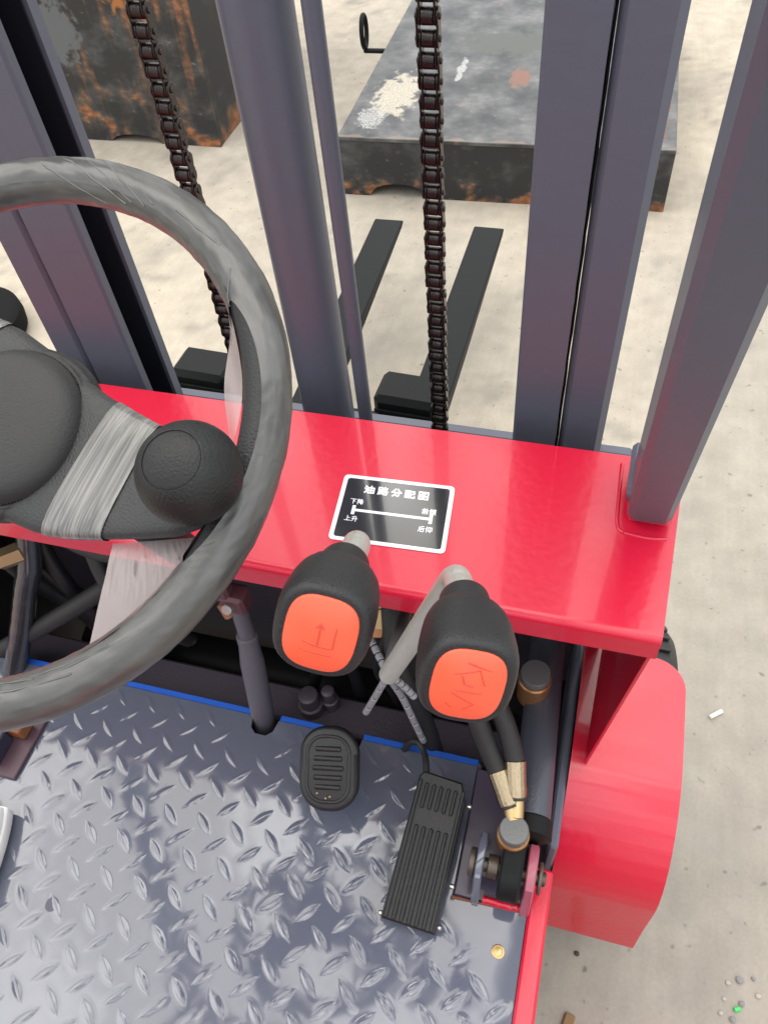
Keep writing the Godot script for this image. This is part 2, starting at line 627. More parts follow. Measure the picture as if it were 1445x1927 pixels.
func floor_plate(f: Node3D) -> void:
	var y := 0.42
	var P := PackedVector2Array()
	for q in [[-0.86, -0.372], [-0.364, -0.372], [-0.360, -0.355], [-0.352, -0.348], [-0.337, -0.348], [-0.329, -0.355], [-0.326, -0.372], [-0.26, -0.372], [-0.257, -0.335], [-0.211, -0.335], [-0.208, -0.372], [-0.053, -0.372], [-0.053, -0.2115], [0.0335, -0.2155], [0.0335, 0.497], [-0.86, 0.497]]:
		P.append(Vector2(q[0], -q[1]))
	var b := MB.new()
	prism(b, P, y - 0.004, y, 0.0006, flat())
	var plate := part("floor_plate", b, slate, f)
	# raised tear-drop lugs, two crossed directions on a square lattice
	var lug := MB.new()
	var rows := []
	for j in 13:
		var r := PackedVector3Array()
		var tt := -1.0 + 2.0 * j / 12
		for i in 19:
			var s := -1.0 + 2.0 * i / 18
			var px := s * 0.0220
			var pz := tt * 0.0098 * sqrt(maxf(1.0 - s * s, 0.003))
			var ww := 0.0044 * (1.0 - pow(px / 0.0160, 2.0))
			var core := 0.0
			if ww > 0.0:
				core = 0.00075 * pow(maxf(1.0 - pow(pz / ww, 2.0), 0.0), 1.2) * pow(clampf(ww / 0.0044, 0, 1), 0.6)
			var rim2 := pow(px / 0.022, 2.0) + pow(pz / 0.0098, 2.0)
			r.append(V(px, core + 0.00012 * pow(maxf(1.0 - rim2, 0.0), 2.0) + 0.00002, pz))
		rows.append(r)
	rows.reverse()
	lug.loft(rows, false, false)
	var lm := lug.mesh(80)
	var spots := []
	for i in range(-8, 14):
		for j in range(-5, 10):
			for k in 2:
				var x := -0.4644 + 0.0457 * i + 0.0234 * k
				var z := -0.1768 + 0.0443 * j + 0.0212 * k
				if x < -0.725 or x > 0.022 or z < -0.36 or z > 0.20:
					continue
				if x > -0.07 and z < -0.195:
					continue
				if Vector2(x - 0.008, z + 0.170).length() < 0.018:
					continue
				if z < -0.325 and (absf(x + 0.345) < 0.03 or absf(x + 0.234) < 0.035):
					continue
				spots.append([z + absf(x + 0.3) * 0.25, x, z, k])
	spots.sort()
	var more := MB.new()
	for n in spots.size():
		var s = spots[n]
		var at := Transform3D(Basis(Vector3.UP, PI / 4 if s[3] == 1 else -PI / 4 + 0.03), V(s[1], y, s[2]))
		if n < 300:
			part("raised_lug", lm, slate, plate, at)
		else:
			more.join(lug, at)
	if more.v.size():
		var o := part("raised_lugs", more, slate, plate, Transform3D.IDENTITY, 80)
		o.set_meta("kind", "stuff")
	var blue := mat(lin(0.015, 0.10, 0.50), 0.4, 0, 0.5)
	for q in [[-0.86, -0.3645], [-0.3255, -0.2605], [-0.2075, -0.053]]:
		var e := MB.new()
		box(e, V(q[0], y - 0.006, -0.381), V(q[1], y - 0.0015, -0.3723), 0.0008)
		part("blue_edge_strip", e, blue, plate)
	var bolt := MB.new()
	turned(bolt, V(0.008, y - 0.0005, -0.170), Vector3.UP, [Vector2(0, 0.0075), Vector2(0.0012, 0.0075), Vector2(0.002, 0.0065), Vector2(0.002, 0.0055), Vector2(0.0005, 0.0052), Vector2(0.0012, 0.003), Vector2(0.0016, 0)], 20)
	part("brass_bolt", bolt, brass, plate)
	var hole := MB.new()
	turned(hole, V(-0.516, y - 0.0004, -0.089), Vector3.UP, [Vector2(0, 0.0085), Vector2(0.0008, 0.008), Vector2(0.0008, 0.0)], 20)
	part("plug", hole, mat(lin(0.07, 0.07, 0.10), 0.5), plate)
	# brackets at the far left end of the floor
	var m1 := MB.new()
	box(m1, V(-0.74, y + 0.0005, -0.30), V(-0.642, y + 0.006, -0.212), 0.0015)
	part("floor_bracket", m1, mat(lin(0.07, 0.035, 0.05), 0.4, 0, 0.5), f)
	var m2 := MB.new()
	box(m2, V(-0.76, y + 0.0065, -0.262), V(-0.672, y + 0.035, -0.222), 0.002)
	part("bracket_block", m2, mat(lin(0.03, 0.03, 0.06), 0.4), f)
	var m3 := MB.new()
	box(m3, V(-0.76, y + 0.0065, -0.285), V(-0.655, y + 0.030, -0.264), 0.002)
	part("rusty_stop", m3, mat(lin(0.22, 0.08, 0.03), 0.8), f)
	# red side member of the frame, right of the floor
	var s := MB.new()
	box(s, V(0.0340, 0.12, -0.268), V(0.0565, y + 0.004, 0.497), 0.003)
	part("side_frame", s, red, f)
	var s2 := MB.new()
	box(s2, V(-0.885, 0.12, -0.60), V(-0.862, y + 0.004, 0.497), 0.003)
	part("side_frame", s2, red, f)

func dash_edge(z: float) -> float:
	return 0.1015 + (-0.375 - z) * 0.055

func dash(f: Node3D) -> void:
	# cross-section of the folded sheet in (z, y), walked over the outside and back inside
	var prof := []
	prof.append(Vector2(-0.590, 0.786))
	prof.append(Vector2(-0.590, 0.798))
	prof.append(Vector2(-0.588, 0.80))
	prof.append(Vector2(-0.50, 0.80))
	prof.append(Vector2(-0.42, 0.80))
	prof.append(Vector2(-0.3835, 0.80))
	for k in 7:
		var a := PI / 2 * (1.0 - k / 6.0)
		prof.append(Vector2(-0.3835 + cos(a) * 0.0085, 0.7915 + sin(a) * 0.0085))
	prof.append(Vector2(-0.375, 0.768))
	prof.append(Vector2(-0.378, 0.768))
	prof.append(Vector2(-0.378, 0.790))
	prof.append(Vector2(-0.385, 0.7965))
	prof.append(Vector2(-0.586, 0.7965))
	prof.append(Vector2(-0.587, 0.786))
	var a := PackedVector3Array()
	var b := PackedVector3Array()
	for p in prof:
		a.append(V(-0.860, p.y, p.x))
		b.append(V(dash_edge(p.x), p.y, p.x))
	var m := MB.new()
	var n := prof.size()
	for i in n:
		var j := (i + 1) % n
		m.quad(a[i], a[j], b[j], b[i])
	var pts := PackedVector2Array(prof)
	var idx := Geometry2D.triangulate_polygon(pts)
	for k in idx.size() / 3:
		var p := [idx[k * 3], idx[k * 3 + 1], idx[k * 3 + 2]]
		var u: Vector3 = (b[p[1]] - b[p[0]]).cross(b[p[2]] - b[p[0]])
		if u.x < 0:
			p = [p[0], p[2], p[1]]
		m.tri(b[p[0]], b[p[1]], b[p[2]])
		m.tri(a[p[0]], a[p[2]], a[p[1]])
	# outward check: the top must face up
	if (m.v[1] - m.v[0]).cross(m.v[2] - m.v[0]).z > 0:
		for i in m.t.size() / 3:
			var q := m.t[i * 3 + 1]
			m.t[i * 3 + 1] = m.t[i * 3 + 2]
			m.t[i * 3 + 2] = q
	var d := part("dash_panel", m, red, f, Transform3D.IDENTITY, 30)
	# right side sheet, closing the dash down to the fender
	for side in 2:
		var sb := MB.new()
		var r := []
		for q in [[0.7960, 0.0, -0.3775], [0.455, 0.0, -0.392]]:
			var x0: float = dash_edge(q[2]) - 0.004 if q[0] > 0.6 else 0.0745
			var x1: float = dash_edge(-0.586) - 0.004 if q[0] > 0.6 else 0.082
			var ring := PackedVector3Array([V(x0, q[0], q[2]), V(x0 + 0.003, q[0], q[2]), V(x1 + 0.003, q[0], -0.586), V(x1, q[0], -0.586)])
			if side == 1:
				for i in 4:
					ring[i].x = -0.758 - ring[i].x
				ring.reverse()
			r.append(ring)
		r.reverse()
		sb.loft(r, true, true)
		part("side_panel", sb, red if side == 0 else dark, d, Transform3D.IDENTITY, 20)  # left panel coloured black so the left interior stays dark
	# turned-in flange along the inside of the side sheet
	var fl := MB.new()
	box(fl, V(0.060, 0.458, -0.583), V(0.0780, 0.760, -0.562), 0.002)
	part("side_flange", fl, red, d)
	# weld beads round the guard post foot
	var rng := RandomNumberGenerator.new()
	rng.seed = 4
	for q in [[V(0.052, 0.7998, -0.575), V(0.053, 0.7998, -0.50), V(0.060, 0.7998, -0.487)], [V(0.060, 0.7998, -0.487), V(0.082, 0.7998, -0.485), V(0.100, 0.7998, -0.487)]]:
		var w := MB.new()
		tube(w, smooth(q, 10), 0.0020, 10, 0.06, rng)
		part("weld_bead", w, red, d, Transform3D.IDENTITY, 70)
	decal(d)
	for q in [[-0.345, -0.445], [-0.330, -0.441], [-0.327, -0.424]]:
		var s := MB.new()
		turned(s, V(q[0], 0.8, q[1]), Vector3.UP, [Vector2(0, 0.0012), Vector2(0.0004, 0.0006)], 8)
		part("paint_nib", s, mat(lin(0.3, 0.02, 0.03), 0.6), d)

# stroke lettering, each glyph on a 10 x 10 field
var glyphs := {
	"oil": "1,1.2 2.2,2.4;.5,3.9 1.7,4.9;.6,9.2 2.4,6;3.6,3 9.2,3 9.2,9.2 3.6,9.2 3.6,3;6.4,.8 6.4,9.2;3.6,6 9.2,6",
	"road": ".8,1 3.8,1 3.8,3.8 .8,3.8 .8,1;2.4,3.8 2.4,8.6;2.4,6 4,6;1,5.4 1,9;.4,9.2 4.2,8.2;6.4,.6 4.8,3.4;6,1.8 8.6,1.8 7.4,4 4.6,6;5.6,2.8 7.4,4.6 9.6,6;5.6,6.4 8.6,6.4 8.6,9.2 5.6,9.2 5.6,6.4",
	"part": "3.8,.8 2.6,3 .6,5;6,.8 7.4,3 9.6,5;2.4,5 7.6,5 7.2,8.6 6.4,9.4 5.4,8.8;4.6,5 4,7.4 1.6,9.4",
	"match": ".4,1.2 5.2,1.2;.8,3.2 4.8,3.2 4.8,9.2 .8,9.2 .8,3.2;2.1,1.2 2.1,3.2 1.7,5.4;3.5,1.2 3.5,5.4 4.8,5.4;.8,7.2 4.8,7.2;5.8,1.6 9,1.6 9,4.8 6,4.8;6,4.8 6,8.6 6.6,9.2 9.4,9.2 9.4,7.6",
	"chart": ".8,.8 9.2,.8 9.2,9.2 .8,9.2 .8,.8;4.4,2 2.4,4.6;4,2.8 6.6,2.8 5,5 2.2,6.4;3.6,3.6 5.6,5.2 7.8,6.2;4.6,6.2 5.6,6.8;4,7.6 5.6,8.4",
	"below": ".6,1.4 9.4,1.4;5,1.4 5,9.4;5.4,3.8 7.8,5.6",
	"drop": "1,1 1,9.6;1,1 3.4,1 2.4,3.6 3.4,5 3.2,6.4 1.8,6.4;6,.6 4.4,3;5.6,1.6 8.4,1.6 7,3.6 4.2,5;5.2,2.4 7,3.8 9.6,4.8;4.4,6 9.2,6;5.2,6 5,8 9.4,8;7.2,5.2 7.2,9.6",
	"above": "4.6,.8 4.6,8.8;4.6,4.2 8.4,4.2;.6,8.8 9.4,8.8",
	"rise": "5,.8 1.2,2.2;.6,5 9.4,5;3.4,1.6 3.4,5 2.6,7.6 1,9.4;7,.8 7,9.6",
	"front": "3,.4 3.8,2;7,.4 6.2,2;.6,2.4 9.4,2.4;1.4,4 1.4,9.4;1.4,4 4.6,4 4.6,9 4,9.4;1.4,5.8 4.6,5.8;1.4,7.4 4.6,7.4;6.4,4.2 6.4,7.4;8.6,3.6 8.6,9 7.6,9.4",
	"lean": "2,.6 .4,4;1.3,2.8 1.3,9.6;3,1 3,8 4.6,7.2;3,3.6 4.6,3;5,1 9.6,1;7.2,1 6.8,2.4;5.6,2.4 9,2.4 9,7.4 5.6,7.4 5.6,2.4;5.6,4 9,4;5.6,5.7 9,5.7;6.4,7.4 5,9.4;8,7.4 9.6,9.4",
	"back": "8.4,.8 2,1.8;2,1.8 2,6 .6,9.4;2,3.8 9.4,3.8;3.8,5.8 8.4,5.8 8.4,9.2 3.8,9.2 3.8,5.8",
	"face_up": "2,.6 .4,4;1.3,2.8 1.3,9.6;5.6,1 3.8,1.8 3.8,8 5.8,6.8;6.6,1.6 9.2,1.6 9.2,6.8 8.2,7.2;6.6,1.6 6.6,9.6",
}

func stroke(im: Image, a: Vector2, b: Vector2, r: float, c: Color) -> void:
	var lo := Vector2(minf(a.x, b.x), minf(a.y, b.y)) - Vector2.ONE * (r + 1)
	var hi := Vector2(maxf(a.x, b.x), maxf(a.y, b.y)) + Vector2.ONE * (r + 1)
	for y in range(maxi(0, int(lo.y)), mini(im.get_height(), int(hi.y) + 1)):
		for x in range(maxi(0, int(lo.x)), mini(im.get_width(), int(hi.x) + 1)):
			var p := Vector2(x, y)
			var d := p.distance_to(Geometry2D.get_closest_point_to_segment(p, a, b))
			var k := clampf(r - d + 0.5, 0, 1)
			if k > 0:
				im.set_pixel(x, y, im.get_pixel(x, y).lerp(c, k))

func write(im: Image, words: Array, x: float, y: float, size: Vector2, gap: float, r: float, c: Color) -> void:
	for w in words:
		for line in glyphs[w].split(";"):
			var pts := []
			for p in line.split(" "):
				var q: PackedStringArray = p.split(",")
				pts.append(Vector2(x, y) + Vector2(q[0].to_float(), q[1].to_float()) / 10.0 * size)
			for i in pts.size() - 1:
				stroke(im, pts[i], pts[i + 1], r, c)
		x += size.x + gap

func decal(d: Node3D) -> void:
	var W := 936
	var H := 680
	var im := Image.create(W, H, false, Image.FORMAT_RGB8)
	var white := lin(0.80, 0.79, 0.84)
	var ink := lin(0.020, 0.021, 0.026)
	im.fill(white)
	for y in range(34, H - 34):
		for x in range(36, W - 36):
			var q := Vector2(maxf(absf(x - W / 2.0) - (W / 2.0 - 36 - 26), 0), maxf(absf(y - H / 2.0) - (H / 2.0 - 34 - 26), 0))
			var k := clampf(26.5 - q.length(), 0, 1)
			if k > 0:
				im.set_pixel(x, y, white.lerp(ink, k))
	write(im, ["oil", "road", "part", "match", "chart"], 196, 92, Vector2(86, 86), 27, 7.0, white)
	write(im, ["below", "drop"], 102, 246, Vector2(52, 58), 6, 3.4, white)
	write(im, ["above", "rise"], 88, 424, Vector2(52, 58), 6, 3.4, white)
	write(im, ["front", "lean"], 700, 262, Vector2(54, 60), 8, 3.4, white)
	write(im, ["back", "face_up"], 694, 440, Vector2(54, 60), 8, 3.4, white)
	for x in range(140, 790):
		for y in range(352, 378):
			im.set_pixel(x, y, white)
	for y in range(318, 412):
		for x in 28:
			im.set_pixel(132 + x, y, white)
			im.set_pixel(768 + x, y, white)
	# a hair scratch across the lower right
	stroke(im, Vector2(560, 560), Vector2(690, 455), 1.2, lin(0.005, 0.005, 0.006))
	stroke(im, Vector2(690, 455), Vector2(900, 372), 1.5, lin(0.005, 0.005, 0.006))
	var b := MB.new()
	var poly := rounded(0.0585, 0.0425, 0.005)
	prism(b, poly, 0.0, 0.0007, 0.0001, flat())
	for i in b.v.size():
		b.uv[i] = Vector2(0.5 + b.v[i].x / 0.117, 0.5 + b.v[i].z / 0.085)
	var m := textured(im, 0.10, 0.6)
	m.clearcoat_enabled = true
	m.clearcoat = 0.5
	m.clearcoat_roughness = 0.03
	var o := part("instruction_decal", b, m, d, Transform3D(Basis(V(0.998, 0, -0.045), Vector3.UP, V(0.085, 0, 0.996)), V(-0.164, 0.8004, -0.4663)))
	o.set_meta("label", "black and white sticker with Chinese lettering and a line diagram")

func masts(f: Node3D) -> void:
	# inner face of every rail is a channel: web outside, flanges in front and behind
	for s in [1, -1]:
		var outer := MB.new()
		var xa := -0.018 if s > 0 else -0.6115
		var xb := 0.031 if s > 0 else -0.661
		box(outer, V(minf(xa, xb) + (0.001 if s > 0 else 0.0), 0.15, -0.745), V(maxf(xa, xb) - (0.0 if s > 0 else 0.0015), 1.72, -0.640), 0.007)
		part("outer_mast_rail", outer, slate_mast, f)
		var x0 := -0.0205 if s > 0 else -0.6095     # web side
		var x1 := -0.069 if s > 0 else -0.545       # open side
		var w := (x1 - x0) / absf(x1 - x0)
		var poly := PackedVector2Array([Vector2(x0, 0.6395), Vector2(x1 - w * 0.003, 0.6395), Vector2(x1, 0.643), Vector2(x1, 0.654), Vector2(x0 + w * 0.016, 0.658), Vector2(x0 + w * 0.010, 0.664), Vector2(x0 + w * 0.010, 0.690), Vector2(x0 + w * 0.016, 0.696), Vector2(x1, 0.698), Vector2(x1, 0.712), Vector2(x0, 0.712)])
		var inner := MB.new()
		prism(inner, poly, 0.30, 1.78, 0.0015, flat())
		var rail := part("inner_mast_rail", inner, slate_mast, f, Transform3D.IDENTITY, 25)
		# near-black sheets that paint in the shade inside the channel
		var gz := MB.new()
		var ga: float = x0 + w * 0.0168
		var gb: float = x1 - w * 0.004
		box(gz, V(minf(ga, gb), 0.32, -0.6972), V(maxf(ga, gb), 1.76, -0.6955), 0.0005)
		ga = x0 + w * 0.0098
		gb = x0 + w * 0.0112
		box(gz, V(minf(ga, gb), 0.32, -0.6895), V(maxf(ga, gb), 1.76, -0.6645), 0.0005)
		part("channel_shade", gz, mat(lin(0.012, 0.013, 0.020), 0.4, 0, 0.4), rail)
		var seam := MB.new()
		var rng := RandomNumberGenerator.new()
		rng.seed = 9 + s
		var pts := []
		for k in 60:
			pts.append(V((-0.0188 if s > 0 else -0.6105) + rng.randf_range(-0.0003, 0.0003), 0.62 + k * 0.018, -0.6425))
		tube(seam, pts, 0.0016, 6, 0.15, rng)
		part("rail_seam", seam, mat(lin(0.006, 0.006, 0.007), 0.95, 0, 0.1), f)
	var cyl := MB.new()
	turned(cyl, V(-0.3165, 0.30, -0.692), Vector3.UP, [Vector2(0, 0.0328), Vector2(1.30, 0.0328), Vector2(1.305, 0.028)], 48)
	part("lift_cylinder", cyl, slate_mast, f)
	var ram := MB.new()
	rod(ram, V(-0.3165, 1.60, -0.692), V(-0.3165, 1.80, -0.692), 0.02)
	part("cylinder_ram", ram, zinc, f)
	var pipe := MB.new()
	rod(pipe, V(-0.2570, 0.45, -0.668), V(-0.2570, 1.60, -0.668), 0.0086)
	part("hydraulic_pipe", pipe, slate_mast, f)
	var bar := MB.new()
	box(bar, V(-0.72, 0.615, -0.735), V(0.075, 0.664, -0.715), 0.004)
	part("mast_cross_member", bar, slate_mast, f)
	var bar2 := MB.new()
	box(bar2, V(-0.66, 1.66, -0.735), V(0.03, 1.72, -0.75), 0.004)
	part("mast_cross_member", bar2, slate_mast, f)
	var head := MB.new()
	box(head, V(-0.545, 1.79, -0.72), V(-0.069, 1.83, -0.66), 0.004)
	part("mast_cross_member", head, slate_mast, f)
	chain(f, -0.4335)
	chain(f, -0.1690)
	# forks with their upright shanks and top hooks
	for s in 2:
		var k := hold("fork", f, Transform3D(Basis(Vector3.UP, -0.012 if s == 0 else 0.01), V(-0.327 if s == 0 else -0.588, 0.2, -0.90)))
		var bl := MB.new()
		var side := PackedVector2Array([Vector2(0.0, -0.04), Vector2(0.0, 0.0), Vector2(-1.035, 0.0), Vector2(-1.045, -0.006), Vector2(-1.02, -0.014), Vector2(-0.55, -0.036)])
		prism(bl, side, -0.041, 0.041, 0.003, Transform3D(Basis(V(0, 0, 1), V(0, 1, 0), V(-1, 0, 0)), Vector3.ZERO))
		part("blade", bl, black_paint, k)
		var sh := MB.new()
		box(sh, V(-0.041, -0.04, 0.0005), V(0.041, 0.30, 0.038), 0.004)
		part("shank", sh, black_paint, k)
	for x in [-0.255, -0.600]:
		var hk := MB.new()
		box(hk, V(-0.0505, -0.11, -0.035), V(0.0505, 0.0, 0.036), 0.009)
		for q in 5:
			box(hk, V(-0.048, -0.030 - q * 0.015, 0.034), V(0.048, -0.022 - q * 0.015, 0.0385), 0.0015)
		part("carriage_bumper", hk, black_paint, f, Transform3D(Basis(Vector3.UP, -0.05), V(x, 0.594, -0.866)))
	var cb := MB.new()
	box(cb, V(-0.68, 0.44, -0.86), V(0.02, 0.485, -0.83), 0.004)
	part("carriage_bar", cb, black_paint, f)

func chain(f: Node3D, x: float) -> void:
	var steel := bump(mat(lin(0.026, 0.018, 0.017), 0.27, 0.55, 0.6), grime_tex(), 0.03, 20.0)
	var c := hold("lift_chain", f)
	var pitch := 0.0171
	var plate := PackedVector2Array()
	for e in 2:
		for k in 9:
			var a := PI * k / 8.0 + PI * e
			plate.append(Vector2(cos(a) * 0.0072, sin(a) * 0.0072 + (pitch if e == 0 else 0.0)))
		plate.append(Vector2(-0.0052 if e == 0 else 0.0052, pitch / 2))
	var turn := Basis(V(0, 0, -1), V(0, 1, 0), V(1, 0, 0))
	var outer := MB.new()
	for s in [-1, 1]:
		var x0: float = 0.0078 * s
		prism(outer, plate, minf(x0, x0 + s * 0.0019), maxf(x0, x0 + s * 0.0019), 0.0005, Transform3D(turn, Vector3.ZERO))
	for y in [0.0, pitch]:
		turned(outer, V(-0.0112, y, 0), Vector3.RIGHT, [Vector2(0, 0.0022), Vector2(0.0008, 0.0028), Vector2(0.0216, 0.0028), Vector2(0.0224, 0.0022)], 12)
	var inner := MB.new()
	for s in [-1, 1]:
		var x0: float = 0.0056 * s
		prism(inner, plate, minf(x0, x0 + s * 0.0019), maxf(x0, x0 + s * 0.0019), 0.0005, Transform3D(turn, Vector3.ZERO))
	for y in [0.0, pitch]:
		turned(inner, V(-0.0054, y, 0), Vector3.RIGHT, [Vector2(0, 0.0062), Vector2(0.0006, 0.0070), Vector2(0.0102, 0.0070), Vector2(0.0108, 0.0062)], 18)
	var om := outer.mesh()
	var im := inner.mesh()
	var y := 0.585
	var n := 0
	while y < 1.55:
		part("chain_link", om if n % 2 else im, steel, c, Transform3D(Basis(Vector3.RIGHT, sin(n * 1.7) * 0.02), V(x + sin(n * 0.9) * 0.0004, y, -0.70)))
		y += pitch
		n += 1
	var an := MB.new()
	rod(an, V(x, 0.50, -0.70), V(x, 0.59, -0.70), 0.008)
	part("anchor_bolt", an, black_paint, c)

func grime_tex() -> Texture2D:
	if grime == null:
		grime = tex(noise(0.08, FastNoiseLite.TYPE_SIMPLEX_SMOOTH, 3, 17).get_seamless_image(256, 256))
	return grime

func guard(f: Node3D) -> void:
	var d := V(-0.0405, 0.9374, 0.346).normalized()
	for s in 2:
		var xx := Vector3.RIGHT
		xx = (xx - d * xx.dot(d)).normalized()
		var bs := Basis(xx, d, xx.cross(d))
		var at := Transform3D(bs, V(0.0825, 0.7995, -0.534))
		if s == 1:
			var d2 := V(0.0405, 0.9374, 0.346).normalized()
			var x2 := (Vector3.RIGHT - d2 * d2.x).normalized()
			at = Transform3D(Basis(x2, d2, x2.cross(d2)), V(-0.838, 0.7995, -0.534))
		var p := MB.new()
		box(p, V(-0.0205, 0.012, -0.030), V(0.0205, 1.30, 0.030), 0.006)
		var o := part("guard_post", p, slate_mast, f, at)
		var foot := MB.new()
		box(foot, V(-0.0215, -0.006, -0.036), V(0.0212, 0.0125, 0.0310), 0.004)
		part("post_foot", foot, red, o)
		var cover := MB.new()
		box(cover, V(-0.0245, 0.013, -0.046), V(0.0, 0.034, 0.012), 0.004)
		part("post_gusset", cover, slate_mast, o)
	# roof frame and bars overhead, out of the picture but mirrored in the floor
	var roof := hold("guard_roof", f)
	for x in [-0.82, 0.055]:
		var b := MB.new()
		box(b, V(x - 0.02, 2.0, -0.10), V(x + 0.02, 2.04, 0.98), 0.005)
		part("roof_rail", b, slate_mast, roof)
	for i in 6:
		var b := MB.new()
		box(b, V(-0.80, 2.002, -0.09 + i * 0.2), V(0.035, 2.038, -0.04 + i * 0.2), 0.005)
		part("roof_bar", b, slate_mast, roof)
	var rb := MB.new()
	box(rb, V(-0.98, 0.14, 0.50), V(0.19, 0.78, 1.25), 0.04)
	part("rear_body", rb, red, f)  # unseen rear of the truck, added for what the fender reflects
	var seat := MB.new()
	box(seat, V(-0.58, 0.782, 0.52), V(-0.12, 0.88, 0.98), 0.03)
	box(seat, V(-0.58, 0.90, 0.92), V(-0.12, 1.35, 1.02), 0.03)
	part("seat", seat, rubber, f)
	for x in [-0.82, 0.055]:
		var b := MB.new()
		box(b, V(x - 0.018, 0.78, 0.92), V(x + 0.018, 2.0, 0.96), 0.005)
		part("rear_post", b, slate_mast, f)

func fender(f: Node3D) -> void:
	# flat top running into a quarter round down behind the wheel; front outer corner rounded
	var side := []
	for k in 12:
		side.append(Vector2(-0.515 - 0.042 * cos(PI / 2 * k / 12.0), 0.4555))
	side.append_array([Vector2(-0.515, 0.4555), Vector2(-0.43, 0.4550)])
	for k in range(1, 13):
		var a := PI / 2 * k / 12.0
		side.append(Vector2(-0.43 + sin(a) * 0.150 + k * 0.0003, 0.30 + cos(a) * 0.155 - (0.0 if k < 12 else 0.0)))
	side.append(Vector2(-0.272, 0.235))
	side.append(Vector2(-0.264, 0.161))
	var dense := []
	for i in side.size() - 1:
		for k in (4 if i > 12 else 1):
			dense.append(side[i].lerp(side[i + 1], k / 4.0))
	dense.append(side[side.size() - 1])
	for s in 2:
		var rings := []
		for p in dense:
			var x1 := 0.190
			var dz: float = -0.515 - p.x
			if dz > 0:
				x1 = 0.148 + sqrt(maxf(0.0, 0.042 * 0.042 - minf(dz, 0.042) * minf(dz, 0.042)))
				if dz > 0.042:
					x1 = 0.148
			var x0 := 0.0585
			var r := PackedVector3Array()
			for k in 5:
				r.append(V(lerpf(x0, x1, k / 4.0), p.y, p.x))
			for k in 5:
				r.append(V(lerpf(x1, x0, k / 4.0), p.y - 0.003, p.x - (0.0 if p.x < -0.40 else 0.0025)))
			if s == 1:
				for i in r.size():
					r[i].x = -0.790 - r[i].x
				r.reverse()
			rings.append(r)
		rings.reverse()
		var b := MB.new()
		b.loft(rings)
		part("fender", b, red, f, Transform3D.IDENTITY, 35)
		var ty := MB.new()
		var cx := 0.062 if s == 0 else -0.790 - 0.188
		turned(ty, V(cx, 0.235, -0.50), Vector3.RIGHT, [Vector2(0, 0.12), Vector2(0.002, 0.195), Vector2(0.012, 0.207), Vector2(0.063, 0.209), Vector2(0.112, 0.207), Vector2(0.124, 0.195), Vector2(0.126, 0.12)], 64)
		for k in 40:
			var a := TAU * k / 40.0
			var c := V(cx + 0.063, 0.235 + cos(a) * 0.209, -0.50 + sin(a) * 0.209)
			box(ty, V(-0.05, -0.003, -0.008), V(0.05, 0.004, 0.008), 0.002, Transform3D(Basis(Vector3.RIGHT, a), c))
		part("front_tyre", ty, rubber, f)
	# the plate standing between tilt cylinder and fender
	var w := MB.new()
	box(w, V(0.0455, 0.14, -0.585), V(0.0575, 0.4400, -0.2885), 0.003)
	part("frame_plate", w, slate_mast, f)

